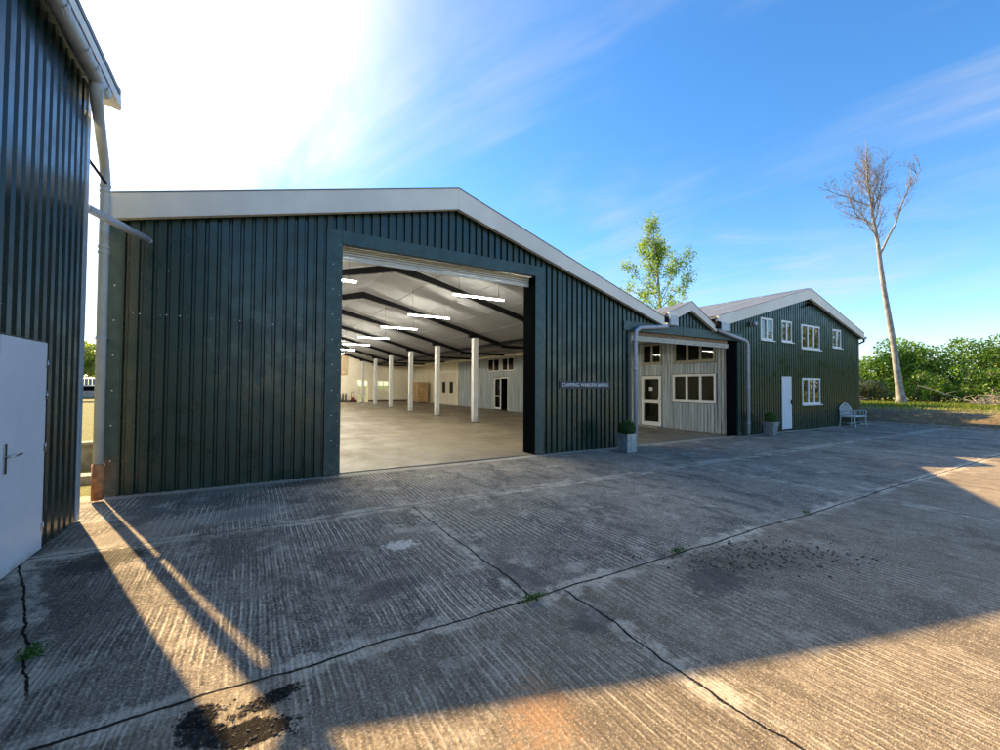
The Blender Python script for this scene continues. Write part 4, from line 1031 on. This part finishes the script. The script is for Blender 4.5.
# ------------------------------------------------------------------ ornate bench
BN = thing('garden_bench', 'white ornate metal garden bench with curved latticed back against the green barn', 'bench', (21.45, 7.6, 0))
x0, x1, yb, yf = 20.95, 22.0, 7.86, 7.36
m_ = 'bench_paint'
q = MB()
pts = [(x0, yb, .40)] + [(x0, yb + .02, .68)] + [(x0 + (x1 - x0) * i / 12, yb + .04, .70 + .22 * math.sin(math.pi * i / 12) ** .8) for i in range(13)] + [(x1, yb + .02, .68), (x1, yb, .40)]
q.tube(pts, .020, m_, 8)
q.tube([(x0, yb, .47), (x1, yb, .47)], .016, m_, 8)
for i in range(1, 12):
    u_ = i / 12; top_ = .70 + .22 * math.sin(math.pi * u_) ** .8; xx = x0 + (x1 - x0) * u_
    for k in range(int((top_ - .47) / .075)):
        zc_ = .51 + k * .075; cpts = [(xx + .038 * math.cos(t_), yb + .03, zc_ + .038 * math.sin(t_)) for t_ in np.linspace(0, 2 * math.pi, 9)]
        q.tube(cpts, .0075, m_, 4, False)
q.build('backrest', BN)
q = MB()
for i in range(7):
    yy_ = yf + (yb - yf) * i / 6; q.box(x0 + .01, x1 - .01, yy_ - .024, yy_ + .024, .405 + (.0 if i else -.01), .422, m_, .004)
q.box(x0, x0 + .02, yf, yb, .38, .404, m_); q.box(x1 - .02, x1, yf, yb, .38, .404, m_); q.build('seat', BN)
for xx in (x0, x1):
    q = MB(); q.tube([(xx, yb, .56), (xx, yb - .15, .62), (xx, yf + .06, .63), (xx, yf - .02, .60), (xx, yf + .01, .52), (xx, yf + .03, .41)], .017, m_, 8)
    for k in range(4): q.tube([(xx, yf + .1 + .1 * k, .41), (xx, yf + .1 + .1 * k, .61)], .008, m_, 5)
    q.build('armrest', BN)
    for yy_, dy in ((yf + .03, -.03), (yb, .03)):
        q = MB(); q.tube([(xx, yy_, .41), (xx, yy_ + dy * .3, .25), (xx, yy_ + dy, .01), (xx, yy_ + dy * 1.6, .0)], [.022, .016, .018, .02], m_, 8); q.build('leg', BN)
q = MB(); q.tube([(x0, yf + .02, .14), (x0, yb, .14)], .01, m_, 6); q.tube([(x1, yf + .02, .14), (x1, yb, .14)], .01, m_, 6); q.tube([(x0, (yf + yb) / 2, .14), (x1, (yf + yb) / 2, .14)], .01, m_, 6); q.build('stretcher', BN)

# ------------------------------------------------------------------ things in the hall
CR = thing('plywood_crate', 'tall brown plywood crate by the far cream wall of the hall', 'crate', (13.0, 36.8, .01))
q = MB(); q.box(12.45, 13.35, 35.4, 38.1, .08, 1.85, 'plywood', .01); q.build('panel', CR)
for (a, b_) in ((12.41, 35.37), (12.41, 38.05), (13.3, 35.37)):
    q = MB(); q.box(a, a + .07, b_, b_ + .07, .01, 1.88, 'ply_panel', .005); q.build('batten', CR)
for i in range(4):
    x = [5.95 - .35, 6.45, 6.75, 7.0][i]; lab = ['leftmost grey gas cylinder by the end wall doorway', 'second grey gas cylinder from the doorway', 'third grey gas cylinder from the doorway', 'grey gas cylinder nearest the red trolley'][i]
    x = 6.3 + .24 * i
    t = thing('gas_cylinder', lab, 'gas cylinder', (x, 38.6, .01), 'gas cylinders at the end wall')
    q = MB(); q.lathe(x, 38.6, [(.001, .01), (.085, .012), (.085, .72), (.06, .80), (.03, .84), (.001, .85)], 'gas_steel', 12); q.build('bottle', t)
    q = MB(); q.tube([(x, 38.6, .84), (x, 38.6, .92)], .02, 'chrome', 6); q.build('valve', t)
t = thing('hand_trolley', 'small red trolley leaning by the far glazed doors', 'trolley', (7.7, 38.9, .01))
q = MB(); q.tube([(7.55, 39.0, .1), (7.6, 39.2, .95), (7.8, 39.2, .95), (7.85, 39.0, .1)], .025, 'red_paint', 6); q.box(7.55, 7.8, 38.75, 38.95, .10, .42, 'red_paint', .02); q.build('frame', t)
for xx in (7.5, 7.9): q = MB(); q.tube([(xx - .03, 38.95, .13), (xx + .03, 38.95, .13)], .11, 'rubber', 12); q.build('wheel', t)

# ------------------------------------------------------------------ beyond the left gap
FB = thing('low_wall', 'low grey stone wall seen through the gap behind the rain pipe', 'wall', (-2.9, 10.6, 0))
q = MB(); q.box(-6, -2.0, 10.9, 11.1, -.03, .42, 'stone_block'); q.build('masonry', FB); q = MB(); q.box(-6, -1.98, 10.86, 11.14, .42, .47, 'stone_block'); q.build('coping', FB)
q = MB(); q.prism([(-2.7, 9.2, -.03), (-2.2, 9.2, -.03), (-2.25, 9.5, -.03), (-2.65, 9.55, -.03)], (.05, .02, .14), 'stone_block'); tag(q.build('stone_slab'), 'loose pale stone slab in the sunny gap between the barns', 'slab')
def car(label, x, y, pm, group):
    t = thing('parked_car', label, 'car', (x, y, 0), group)
    prof = [(-2.1, .35), (-2.15, .75), (-1.5, .90), (-.8, 1.38), (.9, 1.42), (1.6, .98), (2.1, .85), (2.15, .4)]
    q = MB(); q.prism([(x + a, y - .85, b_) for a, b_ in prof], (0, 1.7, 0), pm); q.build('body', t)
    q = MB(); q.prism([(x + a, y - .86, b_) for a, b_ in [(-1.3, .95), (-.72, 1.32), (.85, 1.35), (1.35, 1.0)]], (0, 1.72, 0), 'black_box'); q.build('window', t)
    for a in (-1.35, 1.35):
        for s_ in (-.87, .70):
            q = MB(); q.tube([(x + a, y + s_, .32), (x + a, y + s_ + .17, .32)], .32, 'rubber', 16); w__ = q.build('wheel', t)
            q = MB(); q.tube([(x + a, y + s_ - .005, .32), (x + a, y + s_ + .175, .32)], .19, 'chrome', 12); q.build('rim', w__)
    return t
car('dark blue car parked far off beyond the gap', -12.2, 50, 'car_paint', None)
car('white car parked behind the dark blue one beyond the gap', -15.5, 60, 'white_car', None)
FN = thing('field_fence', 'grey boarded fence far off behind the parked cars', 'fence', (-18, 64, 0))
q = MB()
for i in range(60): q.box(-30 + i * .32, -30 + i * .32 + .28, 64, 64.04, 0, 2.1, 'field_fence')
q.build('boards', FN)
for i in range(8): q = MB(); q.box(-30 + i * 2.6, -29.88 + i * 2.6, 64.05, 64.17, 0, 2.2, 'field_fence'); q.build('post', FN)
for o in list(D.objects):
    if 'org' in o: del o['org']
